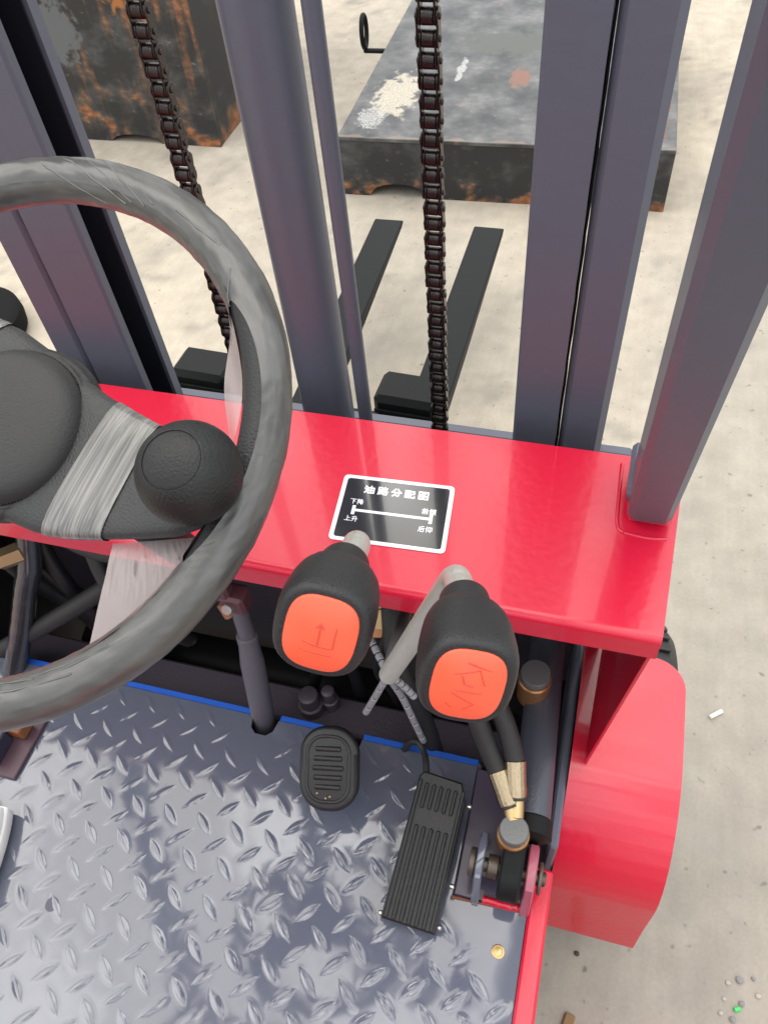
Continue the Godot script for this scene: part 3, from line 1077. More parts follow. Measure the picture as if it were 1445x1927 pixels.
func tilt_gear(f: Node3D) -> void:
	var g := hold("tilt_cylinder", f)
	var b := MB.new()
	turned(b, V(0.022, 0.474, -0.283), V(-0.05, 0.02, -1), [Vector2(0, 0.016), Vector2(0.003, 0.0225), Vector2(0.30, 0.0225), Vector2(0.303, 0.019)], 40)
	part("barrel", b, bump(mat(lin(0.06, 0.066, 0.085), 0.34), grime_tex(), 0.03, 12.0), g)
	var cap := MB.new()
	turned(cap, V(0.0225, 0.474, -0.281), V(-0.05, 0.02, -1), [Vector2(0, 0.018), Vector2(0.003, 0.0250), Vector2(0.022, 0.0250), Vector2(0.024, 0.023)], 40)
	part("barrel_cap", cap, black_paint, g)
	# rod eye between the clevis plates
	var e := MB.new()
	var prof := PackedVector2Array()
	for k in 17:
		var a := PI * k / 16.0 - PI / 2
		prof.append(Vector2(-0.238 + cos(a) * 0.026, 0.467 + sin(a) * 0.026))
	prof.append_array([Vector2(-0.285, 0.494), Vector2(-0.285, 0.445)])
	prism(e, prof, -0.0045, 0.0205, 0.003, Transform3D(Basis(V(0, 0, 1), V(0, 1, 0), V(1, 0, 0)), Vector3.ZERO))
	part("rod_eye", e, black_paint, g)
	var pin := MB.new()
	rod(pin, V(-0.040, 0.462, -0.246), V(0.047, 0.462, -0.246), 0.008)
	part("pin", pin, bump(mat(lin(0.10, 0.085, 0.07), 0.4, 0.7), grime_tex(), 0.02, 14), g)
	for q in [[-0.0395, -0.0325, 0.016], [0.0385, 0.0425, 0.0175], [-0.0185, -0.0060, 0.013]]:
		var w := MB.new()
		rod(w, V(q[0], 0.462, -0.246), V(q[1], 0.462, -0.246), q[2], 28)
		part("washer", w, bump(mat(lin(0.12, 0.10, 0.085), 0.45, 0.6), grime_tex(), 0.02, 14), g)
	var cl := hold("clevis", f)
	for q in [[-0.0315, -0.0225, 0.0], [0.0245, 0.0355, 0.0]]:
		var pl := MB.new()
		var pp := PackedVector2Array([Vector2(-0.212, 0.4205), Vector2(-0.212, 0.432), Vector2(-0.226, 0.478), Vector2(-0.240, 0.486), Vector2(-0.262, 0.486), Vector2(-0.276, 0.478), Vector2(-0.290, 0.432), Vector2(-0.290, 0.4205)])
		prism(pl, pp, q[0], q[1], 0.0015, Transform3D(Basis(V(0, 0, 1), V(0, 1, 0), V(1, 0, 0)), Vector3.ZERO))
		part("clevis_plate", pl, slate if q[0] < 0 else mat(lin(0.34, 0.08, 0.12), 0.35, 0, 0.5, 0.4), cl)
	var base := MB.new()
	box(base, V(-0.0525, 0.400, -0.37), V(0.0335, 0.4195, -0.2155), 0.002)
	part("base_plate", base, mat(lin(0.085, 0.07, 0.11), 0.35, 0, 0.5, 0.3), cl)
	var rng := RandomNumberGenerator.new()
	rng.seed = 14
	var w2 := MB.new()
	tube(w2, smooth([V(-0.018, 0.4205, -0.219), V(0.0, 0.4215, -0.2185), V(0.02, 0.421, -0.2195), V(0.033, 0.4215, -0.219)], 6), 0.0045, 8, 0.25, rng)
	part("red_weld", w2, red, cl, Transform3D.IDENTITY, 70)
	var w3 := MB.new()
	tube(w3, smooth([V(-0.053, 0.4205, -0.213), V(-0.02, 0.4205, -0.2138), V(0.033, 0.4205, -0.2168)], 6), 0.0018, 6, 0.3, rng)
	part("rusty_edge", w3, mat(lin(0.22, 0.07, 0.035), 0.8), cl)
	# banjo bolts with their fittings
	for q in [[V(0.004, 0.49, -0.276), 0.515, 0.0165], [V(0.0, 0.50, -0.456), 0.542, 0.0185]]:
		var bj := hold("banjo_fitting", f)
		var hd := MB.new()
		var l: float = q[1] - q[0].y
		turned(hd, q[0] + V(0, l - 0.012, 0), Vector3.UP, [Vector2(0, q[2] * 0.97), Vector2(0.010, q[2]), Vector2(0.0118, q[2] - 0.0012), Vector2(0.012, q[2] - 0.003), Vector2(0.0121, 0)], 36)
		part("bolt_head", hd, bump(mat(lin(0.16, 0.165, 0.165), 0.5, 0.35, 0.5), grime_tex(), 0.02, 14), bj)
		var bd := MB.new()
		turned(bd, q[0] - V(0, 0.02, 0), Vector3.UP, [Vector2(0, q[2] * 1.05), Vector2(l + 0.004, q[2] * 1.10), Vector2(l + 0.006, q[2])], 30)
		part("banjo_body", bd, bump(mat(lin(0.42, 0.22, 0.10), 0.4, 0.7), grime_tex(), 0.02, 12), bj)
	# two hoses running down to the lower fitting
	for h in [[[V(-0.003, 0.513, -0.299), V(-0.021, 0.525, -0.328), V(-0.041, 0.55, -0.351), V(-0.061, 0.585, -0.375), V(-0.085, 0.62, -0.42), V(-0.10, 0.64, -0.48)], V(0.002, 0.508, -0.288)], [[V(0.001, 0.517, -0.308), V(-0.006, 0.535, -0.340), V(-0.021, 0.562, -0.368), V(-0.042, 0.59, -0.395), V(-0.062, 0.61, -0.44), V(-0.08, 0.62, -0.50)], V(0.004, 0.510, -0.290)]]:
		var hs := hold("hydraulic_hose", f)
		var pts := smooth(h[0], 8)
		var m := MB.new()
		tube(m, pts, 0.0115, 20)
		part("hose", m, hose_rubber, hs, Transform3D.IDENTITY, 60)
		var fr := MB.new()
		var p0: Vector3 = pts[0]
		var p1: Vector3 = pts[9]
		turned(fr, p0, p1 - p0, [Vector2(0, 0.0095), Vector2(0.004, 0.0122), Vector2(0.012, 0.0128), Vector2(0.016, 0.0122), Vector2(p0.distance_to(p1), 0.0128), Vector2(p0.distance_to(p1) + 0.001, 0.0118)], 16)
		part("ferrule", fr, bump(mat(lin(0.36, 0.29, 0.19), 0.26, 1.0), grime_tex(), 0.03, 12), hs, Transform3D.IDENTITY, 20)
		var nk := MB.new()
		rod(nk, h[1], p0 + (p0 - h[1]) * 0.2, 0.0088)
		part("nipple", nk, brass, hs)

func pedals(f: Node3D) -> void:
	# organ-type accelerator pedal
	var up := V(-0.02, 0.985, 0.20).normalized()
	var zz := V(-0.045, -0.2, 0.98)
	zz = (zz - up * up.dot(zz)).normalized()
	var a := hold("accelerator_pedal", f, Transform3D(Basis(up.cross(zz), up, zz), V(-0.0915, 0.4575, -0.2475)).scaled_local(V(1.08, 1, 1.06)))
	var pad := MB.new()
	var out := PackedVector2Array()
	for q in [[-0.0285, -0.078], [0.0305, -0.078], [0.0305, 0.058], [0.022, 0.078], [-0.022, 0.080], [-0.0265, 0.074]]:
		out.append(Vector2(q[0], q[1]))
	prism(pad, out, -0.012, 0.0, 0.002, flat())
	part("pad", pad, rubber, a)
	for k in 7:
		var x := -0.0235 + k * 0.0082
		var r := MB.new()
		var edge := k == 0 or k == 6
		box(r, V(x - 0.0021, -0.001, -0.022 if not edge else -0.070), V(x + 0.0021, 0.0034, 0.0765), 0.0014)
		part("rib", r, rubber, a)
		if not edge:
			var r2 := MB.new()
			box(r2, V(x - 0.0021, -0.001, -0.068), V(x + 0.0021, 0.0034, -0.040), 0.0014)
			part("rib", r2, rubber, a)
	for q in [[-0.0285, 0.074], [0.031, 0.070], [0.0335, -0.056], [0.0345, 0.028]]:
		var s := MB.new()
		turned(s, V(q[0], -0.006, q[1]), V(signf(q[0]), 0.5, 0), [Vector2(0, 0.0028), Vector2(0.003, 0.0028), Vector2(0.0042, 0.0018), Vector2(0.0045, 0)], 12)
		part("screw", s, mat(lin(0.6, 0.58, 0.52), 0.2, 0.9), a)
	var under := MB.new()
	box(under, V(-0.024, -0.038, -0.066), V(0.024, -0.0125, 0.066), 0.003)
	part("pedal_base", under, dark, a)
	var cb := MB.new()
	tube(cb, smooth([V(-0.155, 0.40, -0.372), V(-0.142, 0.445, -0.372), V(-0.131, 0.455, -0.372), V(-0.121, 0.455, -0.362), V(-0.113, 0.462, -0.344), V(-0.108, 0.462, -0.322)], 6), 0.0042, 12)
	part("pedal_cable", cb, hose_rubber, f, Transform3D.IDENTITY, 60)
	# brake pedal
	var bu := V(-0.02, 0.86, 0.50).normalized()
	var bz := V(0.18, -0.5, 0.86)
	bz = (bz - bu * bu.dot(bz)).normalized()
	var b := hold("brake_pedal", f, Transform3D(Basis(bu.cross(bz), bu, bz), V(-0.2230, 0.493, -0.3000)).scaled_local(V(1.07, 1, 1.06)))
	var bp := MB.new()
	prism(bp, rounded(0.0345, 0.047, 0.031, 9), -0.016, 0.0, 0.005, flat())
	part("pad", bp, rubber, b, Transform3D.IDENTITY, 50)
	var rim := MB.new()
	var pts := []
	for p in rounded(0.0245, 0.036, 0.019, 6):
		pts.append(V(p.x, -0.0005, -p.y))
	pts.append(pts[0])
	tube(rim, pts, 0.0022, 8)
	part("pad_border", rim, rubber, b, Transform3D.IDENTITY, 60)
	for k in 5:
		var r := MB.new()
		var z := -0.022 + k * 0.0105
		rod(r, V(-0.018 + absf(k - 2) * 0.0015, -0.0012, z), V(0.018 - absf(k - 2) * 0.0015, -0.0012, z), 0.0034, 10)
		part("rib", r, rubber, b)
	for q in [[-0.012, 0.027], [-0.002, 0.032], [0.003, 0.030]]:
		var c := MB.new()
		turned(c, V(q[0], 0.0005, q[1]), Vector3.UP, [Vector2(0, 0.0012), Vector2(0.0008, 0.0006)], 6)
		part("grit", c, mat(lin(0.45, 0.35, 0.2), 0.8), b)
	var arm := MB.new()
	tube(arm, smooth([V(-0.228, 0.480, -0.308), V(-0.232, 0.44, -0.345), V(-0.233, 0.37, -0.375), V(-0.233, 0.30, -0.42)], 5), 0.009, 12)
	part("arm", arm, black_paint, f, Transform3D.IDENTITY, 60)

func under_dash(f: Node3D) -> void:
	var plum := bump(mat(lin(0.060, 0.050, 0.068), 0.42, 0, 0.5), grime_tex(), 0.03, 8)
	var q := MB.new()
	box(q, V(-0.825, 0.30, -0.446), V(0.044, 0.372, -0.392), 0.004)
	part("frame_cross_member", q, plum, f)
	var bh := MB.new()
	box(bh, V(-0.825, 0.19, -0.586), V(0.058, 0.785, -0.580), 0.002)
	part("bulkhead", bh, plum, f)
	var ax := MB.new()
	rod(ax, V(-0.76, 0.235, -0.515), V(0.045, 0.235, -0.515), 0.043, 28)
	part("front_axle", ax, black_paint, f)
	var ln := MB.new()
	box(ln, V(-0.060, 0.30, -0.575), V(0.045, 0.306, -0.375), 0.002)
	part("added_dark_plate", ln, dark, f)  # black plate added to keep the gap beside the cylinder dark
	var ln2 := MB.new()
	box(ln2, V(-0.822, 0.14, -0.578), V(-0.812, 0.78, -0.383), 0.002)
	part("added_dark_liner", ln2, dark, f)  # black sheet added to darken the left end under the dash
	var belly := MB.new()
	box(belly, V(-0.855, 0.13, -0.47), V(0.033, 0.138, 0.34), 0.002)
	part("belly_plate", belly, dark, f)
	# valve block with brass fittings
	var vb := hold("control_valve", f)
	var v0 := MB.new()
	box(v0, V(-0.245, 0.62, -0.54), V(-0.09, 0.70, -0.47), 0.005)
	box(v0, V(-0.235, 0.58, -0.530), V(-0.10, 0.62, -0.48), 0.004)
	part("valve_body", v0, dark, vb)
	for p in [[V(-0.194, 0.655, -0.475), V(-0.182, 0.62, -0.420), 0.011], [V(-0.218, 0.65, -0.478), V(-0.212, 0.64, -0.448), 0.010], [V(-0.140, 0.66, -0.478), V(-0.135, 0.63, -0.445), 0.010], [V(-0.115, 0.65, -0.48), V(-0.108, 0.60, -0.43), 0.009], [V(-0.178, 0.60, -0.485), V(-0.176, 0.585, -0.452), 0.011]]:
		var t := MB.new()
		var d: Vector3 = p[1] - p[0]
		turned(t, p[0], d, [Vector2(0, p[2]), Vector2(d.length() * 0.5, p[2]), Vector2(d.length() * 0.52, p[2] * 1.3), Vector2(d.length() * 0.85, p[2] * 1.3), Vector2(d.length(), p[2] * 0.8)], 6)
		part("brass_fitting", t, brass, vb, Transform3D.IDENTITY, 20)
	# hoses and looms
	for h in [[[V(-0.175, 0.66, -0.46), V(-0.158, 0.62, -0.405), V(-0.138, 0.55, -0.389), V(-0.125, 0.47, -0.393), V(-0.111, 0.38, -0.385), V(-0.10, 0.28, -0.37)], 0.0115], [[V(-0.50, 0.62, -0.47), V(-0.574, 0.56, -0.446), V(-0.634, 0.52, -0.42), V(-0.705, 0.47, -0.399), V(-0.774, 0.42, -0.381)], 0.013], [[V(-0.60, 0.70, -0.50), V(-0.56, 0.60, -0.44), V(-0.52, 0.54, -0.42), V(-0.50, 0.42, -0.46)], 0.010], [[V(-0.44, 0.74, -0.50), V(-0.50, 0.66, -0.45), V(-0.60, 0.64, -0.46), V(-0.68, 0.66, -0.50)], 0.012], [[V(-0.02, 0.70, -0.54), V(0.005, 0.60, -0.50), V(0.03, 0.50, -0.54)], 0.012]]:
		var t := MB.new()
		tube(t, smooth(h[0], 7), h[1], 16)
		part("hose", t, hose_rubber, f, Transform3D.IDENTITY, 60)
	for h in [[[V(-0.70, 0.70, -0.52), V(-0.66, 0.58, -0.46), V(-0.63, 0.46, -0.45), V(-0.60, 0.33, -0.47)], 0.011], [[V(-0.72, 0.58, -0.47), V(-0.66, 0.50, -0.46), V(-0.58, 0.47, -0.47), V(-0.50, 0.40, -0.47)], 0.009], [[V(-0.73, 0.64, -0.45), V(-0.71, 0.55, -0.45), V(-0.66, 0.44, -0.46), V(-0.65, 0.32, -0.46)], 0.014], [[V(-0.30, 0.66, -0.50), V(-0.29, 0.55, -0.47), V(-0.25, 0.42, -0.47), V(-0.24, 0.26, -0.46)], 0.010], [[V(-0.23, 0.60, -0.50), V(-0.24, 0.52, -0.46), V(-0.29, 0.44, -0.47), V(-0.33, 0.30, -0.48)], 0.009], [[V(-0.13, 0.60, -0.50), V(-0.08, 0.53, -0.44), V(-0.04, 0.45, -0.44), V(-0.02, 0.36, -0.47)], 0.010], [[V(-0.16, 0.62, -0.49), V(-0.20, 0.50, -0.45), V(-0.19, 0.40, -0.46), V(-0.17, 0.28, -0.47)], 0.008]]:
		var t := MB.new()
		tube(t, smooth(h[0], 6), h[1], 12)
		part("hose", t, dark, f, Transform3D.IDENTITY, 60)
	for mc in [[V(-0.30, 0.372, -0.418), 0.018], [V(-0.275, 0.372, -0.43), 0.012]]:
		var pt := MB.new()
		turned(pt, mc[0], Vector3.UP, [Vector2(0, mc[1]), Vector2(0.02, mc[1]), Vector2(0.021, mc[1] * 0.8), Vector2(0.045, mc[1] * 0.75), Vector2(0.047, mc[1] * 0.5)], 20)
		part("master_cylinder", pt, plum, f)
	var mo := MB.new()
	turned(mo, V(-0.36, 0.70, -0.50), V(1, 0, 0), [Vector2(0, 0.02), Vector2(0.003, 0.032), Vector2(0.11, 0.032), Vector2(0.113, 0.02)], 30)
	part("pump_motor", mo, black_paint, f)
	# a bundle of cables wrapped in shiny black film, left under the dash
	var rng := RandomNumberGenerator.new()
	rng.seed = 77
	var wr := MB.new()
	tube(wr, smooth([V(-0.655, 0.66, -0.46), V(-0.668, 0.60, -0.438), V(-0.690, 0.55, -0.423), V(-0.715, 0.48, -0.395), V(-0.742, 0.40, -0.35)], 8), 0.016, 16, 0.04, rng)
	part("wrapped_loom", wr, mat(lin(0.025, 0.027, 0.033), 0.16, 0, 0.8), f, Transform3D.IDENTITY, 60)
	var bl := MB.new()
	turned(bl, V(-0.712, 0.615, -0.415), V(0.055, 0.012, -0.03), [Vector2(0, 0.009), Vector2(0.016, 0.0095), Vector2(0.018, 0.014), Vector2(0.055, 0.015), Vector2(0.058, 0.010)], 6)
	part("brass_fitting", bl, bump(mat(lin(0.36, 0.28, 0.16), 0.4, 0.8), grime_tex(), 0.02, 12), f, Transform3D.IDENTITY, 20)
	# steering shaft: joint, slim upper length, thick sleeve entering the floor notch
	var sh := hold("steering_shaft", f)
	var grey := bump(mat(lin(0.10, 0.095, 0.115), 0.45, 0, 0.5), grime_tex(), 0.04, 10)
	var s1 := MB.new()
	turned(s1, V(-0.351, 0.655, -0.416), V(-0.003, -0.105, 0.004), [Vector2(0, 0.010), Vector2(0.07, 0.0105), Vector2(0.085, 0.0105)], 22)
	part("upper_shaft", s1, grey, sh)
	var s2 := MB.new()
	turned(s2, V(-0.3535, 0.575, -0.4125), V(0.0, -0.18, 0.038), [Vector2(0, 0.0108), Vector2(0.002, 0.0135), Vector2(0.012, 0.0135), Vector2(0.014, 0.0125), Vector2(0.055, 0.0158), Vector2(0.20, 0.0158)], 26)
	part("sleeve", s2, grey, sh)
	var jt := MB.new()
	box(jt, V(-0.368, 0.635, -0.430), V(-0.336, 0.668, -0.404), 0.004)
	box(jt, V(-0.378, 0.655, -0.425), V(-0.352, 0.70, -0.405), 0.004)
	part("joint", jt, bump(mat(lin(0.10, 0.035, 0.045), 0.5), grime_tex(), 0.03, 10), sh)
	var jb := MB.new()
	rod(jb, V(-0.354, 0.652, -0.405), V(-0.354, 0.657, -0.396), 0.0065)
	part("joint_bolt", jb, zinc, sh)
	var rt := MB.new()
	rod(rt, V(-0.372, 0.638, -0.415), V(-0.362, 0.622, -0.408), 0.007)
	part("rusty_nut", rt, mat(lin(0.24, 0.10, 0.05), 0.7), sh)
	var col := MB.new()
	rod(col, V(-0.3231, 1.085, -0.263), V(-0.358, 0.70, -0.415), 0.017)
	part("steering_column", col, black_paint, f)
	# corrugated thin looms crossing in front of the levers' feet
	var loom := mat(lin(0.24, 0.24, 0.26), 0.45)
	for h in [[V(-0.187, 0.66, -0.402), V(-0.169, 0.655, -0.382), V(-0.155, 0.65, -0.363), V(-0.163, 0.62, -0.359), V(-0.186, 0.55, -0.356)], [V(-0.154, 0.655, -0.361), V(-0.141, 0.60, -0.364), V(-0.130, 0.53, -0.366), V(-0.123, 0.46, -0.373)], [V(-0.149, 0.655, -0.36), V(-0.136, 0.64, -0.359), V(-0.123, 0.62, -0.357)]]:
		var lm := hold("taped_wire", f)
		var pts := smooth(h, 6)
		var core := MB.new()
		tube(core, pts, 0.0030, 10)
		part("wire", core, dark, lm, Transform3D.IDENTITY, 60)
		var i := 0
		while i + 2 < pts.size():
			var w := MB.new()
			var p0: Vector3 = pts[i]
			var p1: Vector3 = pts[i + 2]
			rod(w, p0.lerp(p1, 0.05), p0.lerp(p1, 0.92), 0.0042, 10)
			part("tape_band", w, loom, lm)
			i += 2
	var tb := MB.new()
	box(tb, V(-0.062, 0.372, -0.388), V(-0.050, 0.396, -0.376), 0.004)
	part("lamp_plug", tb, mat(lin(0.35, 0.35, 0.4), 0.4), f)

# ------------------------------------------------------------------ steering wheel
func spoke_point(u: float, ang: float, off: float) -> Vector3:
	var st := [[0.006, 0.047, -0.053, -0.018], [0.034, 0.039, -0.058, -0.016], [0.055, 0.029, -0.0575, -0.014], [0.08, 0.019, -0.055, -0.011], [0.10, 0.012, -0.052, -0.008], [0.125, 0.0055, -0.0475, -0.004], [0.145, 0.003, -0.037, -0.001], [0.160, 0.0005, -0.026, 0.0]]
	var i := 0
	while i < st.size() - 2 and u > st[i + 1][0]:
		i += 1
	var k := clampf((u - st[i][0]) / (st[i + 1][0] - st[i][0]), 0, 1)
	var wt: float = lerpf(st[i][1], st[i + 1][1], k)
	var wb: float = lerpf(st[i][2], st[i + 1][2], k)
	var h: float = lerpf(st[i][3], st[i + 1][3], k)
	var c := (wt + wb) / 2.0
	var a := (wt - wb) / 2.0
	var cs := cos(ang)
	var sn := sin(ang)
	var ww := c + (a + off) * signf(cs) * pow(absf(cs), 0.62)
	var hh := h + (0.0105 + off) * signf(sn) * pow(absf(sn), 0.75)
	# slightly dished face
	if sn > 0:
		hh -= 0.0035 * (1.0 - pow(absf(cs), 2.0)) * clampf(1.0 - absf(u - 0.09) / 0.07, 0, 1)
	return V(u, hh, -ww)

func film_material(c: Color, alpha: float, t: Texture2D = null) -> StandardMaterial3D:
	var m := mat(c, 0.26, 0.0, 0.6)
	if alpha < 1.0:
		m.transparency = BaseMaterial3D.TRANSPARENCY_ALPHA
		m.albedo_color.a = alpha
	if t:
		m.albedo_texture = t
	m.cull_mode = BaseMaterial3D.CULL_DISABLED
	return m

func streaks(w: int, h: int, sx: float, sy: float, lo: Color, hi: Color, sd: int, a_lo := 1.0, a_hi := 1.0) -> ImageTexture:
	var n := noise(0.02, FastNoiseLite.TYPE_SIMPLEX_SMOOTH, 5, sd)
	var n2 := noise(0.02, FastNoiseLite.TYPE_SIMPLEX_SMOOTH, 3, sd + 1)
	var im := Image.create(w, h, false, Image.FORMAT_RGBA8)
	for y in h:
		for x in w:
			var k := 0.5 + n.get_noise_2d(x * sx, y * sy) * 0.9 + n2.get_noise_2d(x * sx * 0.4 + y * 0.2, y * sy * 0.2) * 0.6
			k = clampf(k, 0, 1)
			var c := lo.lerp(hi, k)
			c.a = lerpf(a_lo, a_hi, k)
			im.set_pixel(x, y, c)
	return tex(im)

func steering_wheel(f: Node3D) -> void:
	var w := hold("steering_wheel", f, Transform3D(Basis(Vector3.RIGHT, deg_to_rad(24.0)), V(-0.3231, 1.1126, -0.251)))
	var R := 0.162
	var seg := 144
	var tubeseg := 24
	var rim := MB.new()
	var rings := []
	for i in seg + 1:
		var th := TAU * i / seg
		var r := PackedVector3Array()
		for j in tubeseg:
			var ph := TAU * j / tubeseg
			var rr := R + cos(ph) * 0.0131
			r.append(V(cos(th) * rr, sin(ph) * 0.0131, -sin(th) * rr))
		r.reverse()
		rings.append(r)
	rim.loft(rings, true, false)
	part("rim", rim, leather, w, Transform3D.IDENTITY, 70)
	# stretched film wound round the rim, split open along the inner right side
	var fm := MB.new()
	rings = []
	var wob := noise(3.0, FastNoiseLite.TYPE_SIMPLEX_SMOOTH, 3, 51)
	var lines := noise(1.0, FastNoiseLite.TYPE_SIMPLEX_SMOOTH, 3, 52)
	var fs := 420
	var fj := 40
	for i in fs + 1:
		var th := TAU * i / fs
		var deg := rad_to_deg(th)
		if deg > 180:
			deg -= 360
		# opening, in degrees round the tube
		var open := 0.0
		if deg > -24 and deg < 34:
			open = 112.0 * pow(sin(PI * clampf((deg + 24) / 58.0, 0, 1)), 0.55)
		var p0 := 128.0 - open * 0.42
		var p1 := 128.0 + open * 0.58
		var r := PackedVector3Array()
		for j in fj:
			var ph := deg_to_rad(lerpf(p1, p0 + 360.0, float(j) / (fj - 1)))
			var pos := V(cos(th), sin(th), 0) * 8.0
			var bumpy := wob.get_noise_3d(pos.x * 0.5, pos.y * 0.5, ph * 0.6) * 0.0005
			bumpy += lines.get_noise_2d(th * 3.0 + ph * 1.4, ph * 7.0 - th * 6.0) * 0.0004
			var edge := exp(-minf(j, fj - 1 - j) * 0.9) * step(1.0, open)
			var tr := 0.0138 + bumpy + edge * 0.0010
			var rr := R + cos(ph) * tr
			r.append(V(cos(th) * rr, sin(ph) * tr, -sin(th) * rr))
		r.reverse()
		rings.append(r)
	fm.loft(rings, false, false)
	for i in fm.uv.size():
		fm.uv[i] = Vector2(fm.uv[i].y * 3.0, fm.uv[i].x)
	var film := film_material(Color.WHITE, 1.0, streaks(1024, 256, 0.35, 2.2, lin(0.060, 0.060, 0.057), lin(0.090, 0.089, 0.085), 91))
	film.roughness = 0.30
	part("rim_film", fm, film, w, Transform3D.IDENTITY, 75)
	# creases and pulled threads standing proud of the film
	var cr := RandomNumberGenerator.new()
	cr.seed = 31
	var crease := film_material(lin(0.105, 0.105, 0.10), 1.0)
	for q in [[92, 74, 62, 150], [88, 72, 50, 140], [84, 68, 45, 135], [80, 66, 40, 120], [97, 80, 80, 170], [60, 46, 100, 85], [40, 33, 92, 140], [-38, -58, 88, 112], [-44, -64, 104, 128], [-52, -76, 92, 110], [-60, -82, 120, 140], [-66, -88, 96, 150], [-75, -95, 84, 100]]:
		var line := []
		for i in 9:
			var k := i / 8.0
			var th := deg_to_rad(lerpf(q[0], q[1], k) + cr.randf_range(-0.4, 0.4))
			var ph := deg_to_rad(lerpf(q[2], q[3], k) + cr.randf_range(-1.5, 1.5) + 6.0 * sin(k * PI))
			var rr := R + cos(ph) * 0.0138
			line.append(V(cos(th) * rr, sin(ph) * 0.0138, -sin(th) * rr))
		var c := MB.new()
		tube(c, line, cr.randf_range(0.0003, 0.0006), 6, 0.4, cr)
		part("film_crease", c, crease, w, Transform3D.IDENTITY, 70)
	# spokes
	var sm := MB.new()
	rings = []
	for i in 33:
		var u := lerpf(0.006, 0.160, i / 32.0)
		var r := PackedVector3Array()
		for j in 36:
			r.append(spoke_point(u, TAU * j / 36, 0.0))
		rings.append(r)
	sm.loft(rings)
	var spm := sm.mesh(65)
	var spoke_rubber: StandardMaterial3D = leather.duplicate()
	spoke_rubber.albedo_color = lin(0.036, 0.037, 0.038)
	var bf := MB.new()
	rings = []
	for i in 17:
		var k := i / 16.0
		var r := PackedVector3Array()
		for j in 48:
			var a := TAU * j / 48
			var down := (1.0 - signf(cos(a)) * pow(absf(cos(a)), 0.62)) / 2.0
			var u := lerpf(lerpf(0.066, 0.040, down), lerpf(0.098, 0.080, down), k)
			r.append(spoke_point(u, a, 0.0009 + 0.0004 * wob.get_noise_2d(i * 0.3, j * 0.9)))
		rings.append(r)
	bf.loft(rings, true, false)
	for i in bf.uv.size():
		bf.uv[i] = Vector2(bf.uv[i].x * 2.0, bf.uv[i].y)
	var bfm := bf.mesh(70)
	var band := film_material(Color.WHITE, 1.0, streaks(256, 256, 0.5, 4.0, lin(0.075, 0.075, 0.072), lin(0.22, 0.215, 0.205), 95))
	for s in 3:
		var at := Transform3D(Basis(Vector3.UP, deg_to_rad([0.0, 165.0, -118.0][s])), Vector3.ZERO)
		part("spoke", spm, spoke_rubber, w, at)
		part("spoke_film", bfm, band, w, at)
	# hub and its domed cap
	var hub := MB.new()
	turned(hub, V(0, -0.045, 0), Vector3.UP, [Vector2(0, 0.03), Vector2(0.008, 0.050), Vector2(0.024, 0.056), Vector2(0.030, 0.0545), Vector2(0.032, 0.0515)], 64)
	part("hub", hub, leather, w, Transform3D.IDENTITY, 60)
	var cap := MB.new()
	turned(cap, V(0, -0.0125, 0), Vector3.UP, [Vector2(0, 0.0505), Vector2(0.0035, 0.0505), Vector2(0.0036, 0.0485), Vector2(0.006, 0.0480), Vector2(0.010, 0.0468), Vector2(0.0135, 0.0440), Vector2(0.0160, 0.0395), Vector2(0.0178, 0.032), Vector2(0.0188, 0.022), Vector2(0.0193, 0.010), Vector2(0.0194, 0.0)], 72)
	part("hub_cap", cap, bump(mat(lin(0.034, 0.034, 0.034), 0.5, 0.0, 0.4), grime_tex(), 0.03, 26.0), w, Transform3D.IDENTITY, 50)
	var kn := MB.new()
	for k in 150:
		var a := TAU * k / 150
		box(kn, V(0.0475, -0.0089, -0.0004), V(0.0486, -0.0066, 0.0004), 0.0001, Transform3D(Basis(Vector3.UP, a), Vector3.ZERO))
	part("cap_knurl", kn, rubber, w)
	# spinner knob
	var knob_rubber: StandardMaterial3D = leather.duplicate()
	knob_rubber.albedo_color = lin(0.011, 0.0115, 0.012)
	var kb := MB.new()
	var prof := []
	for k in 25:
		var a := -PI / 2 + PI * k / 24.0
		var y := sin(a) * 0.0262
		var rr := cos(a) * 0.0268
		if k < 3:
			rr = 0.010
		if rr < 0.0152 and a > 0:
			break
		prof.append(Vector2(y + 0.0262, rr))
	prof.append(Vector2(0.0262 + 0.0214, 0.0151))
	prof.append(Vector2(0.0262 + 0.0209, 0.0148))
	turned(kb, V(0.1410, 0.0045, 0.0200), Vector3.UP, prof, 64)
	part("spinner_knob", kb, knob_rubber, w, Transform3D.IDENTITY, 40)
	var kc := MB.new()
	turned(kc, V(0.1410, 0.0045 + 0.0262 + 0.0203, 0.0200), Vector3.UP, [Vector2(0, 0.0146), Vector2(0.0009, 0.0146), Vector2(0.0022, 0.0125), Vector2(0.0036, 0.0085), Vector2(0.0044, 0.004), Vector2(0.0046, 0)], 56)
	part("knob_button", kc, knob_rubber, w, Transform3D.IDENTITY, 50)
	var ks := MB.new()
	rod(ks, V(0.1410, -0.008, 0.020), V(0.1410, 0.010, 0.020), 0.010)
	part("knob_stem", ks, black_paint, w)
	# film stretched from the lower edge of the spoke across to the rim
	var sheet := MB.new()
	var rows := []
	var pleat := noise(14.0, FastNoiseLite.TYPE_SIMPLEX_SMOOTH, 3, 61)
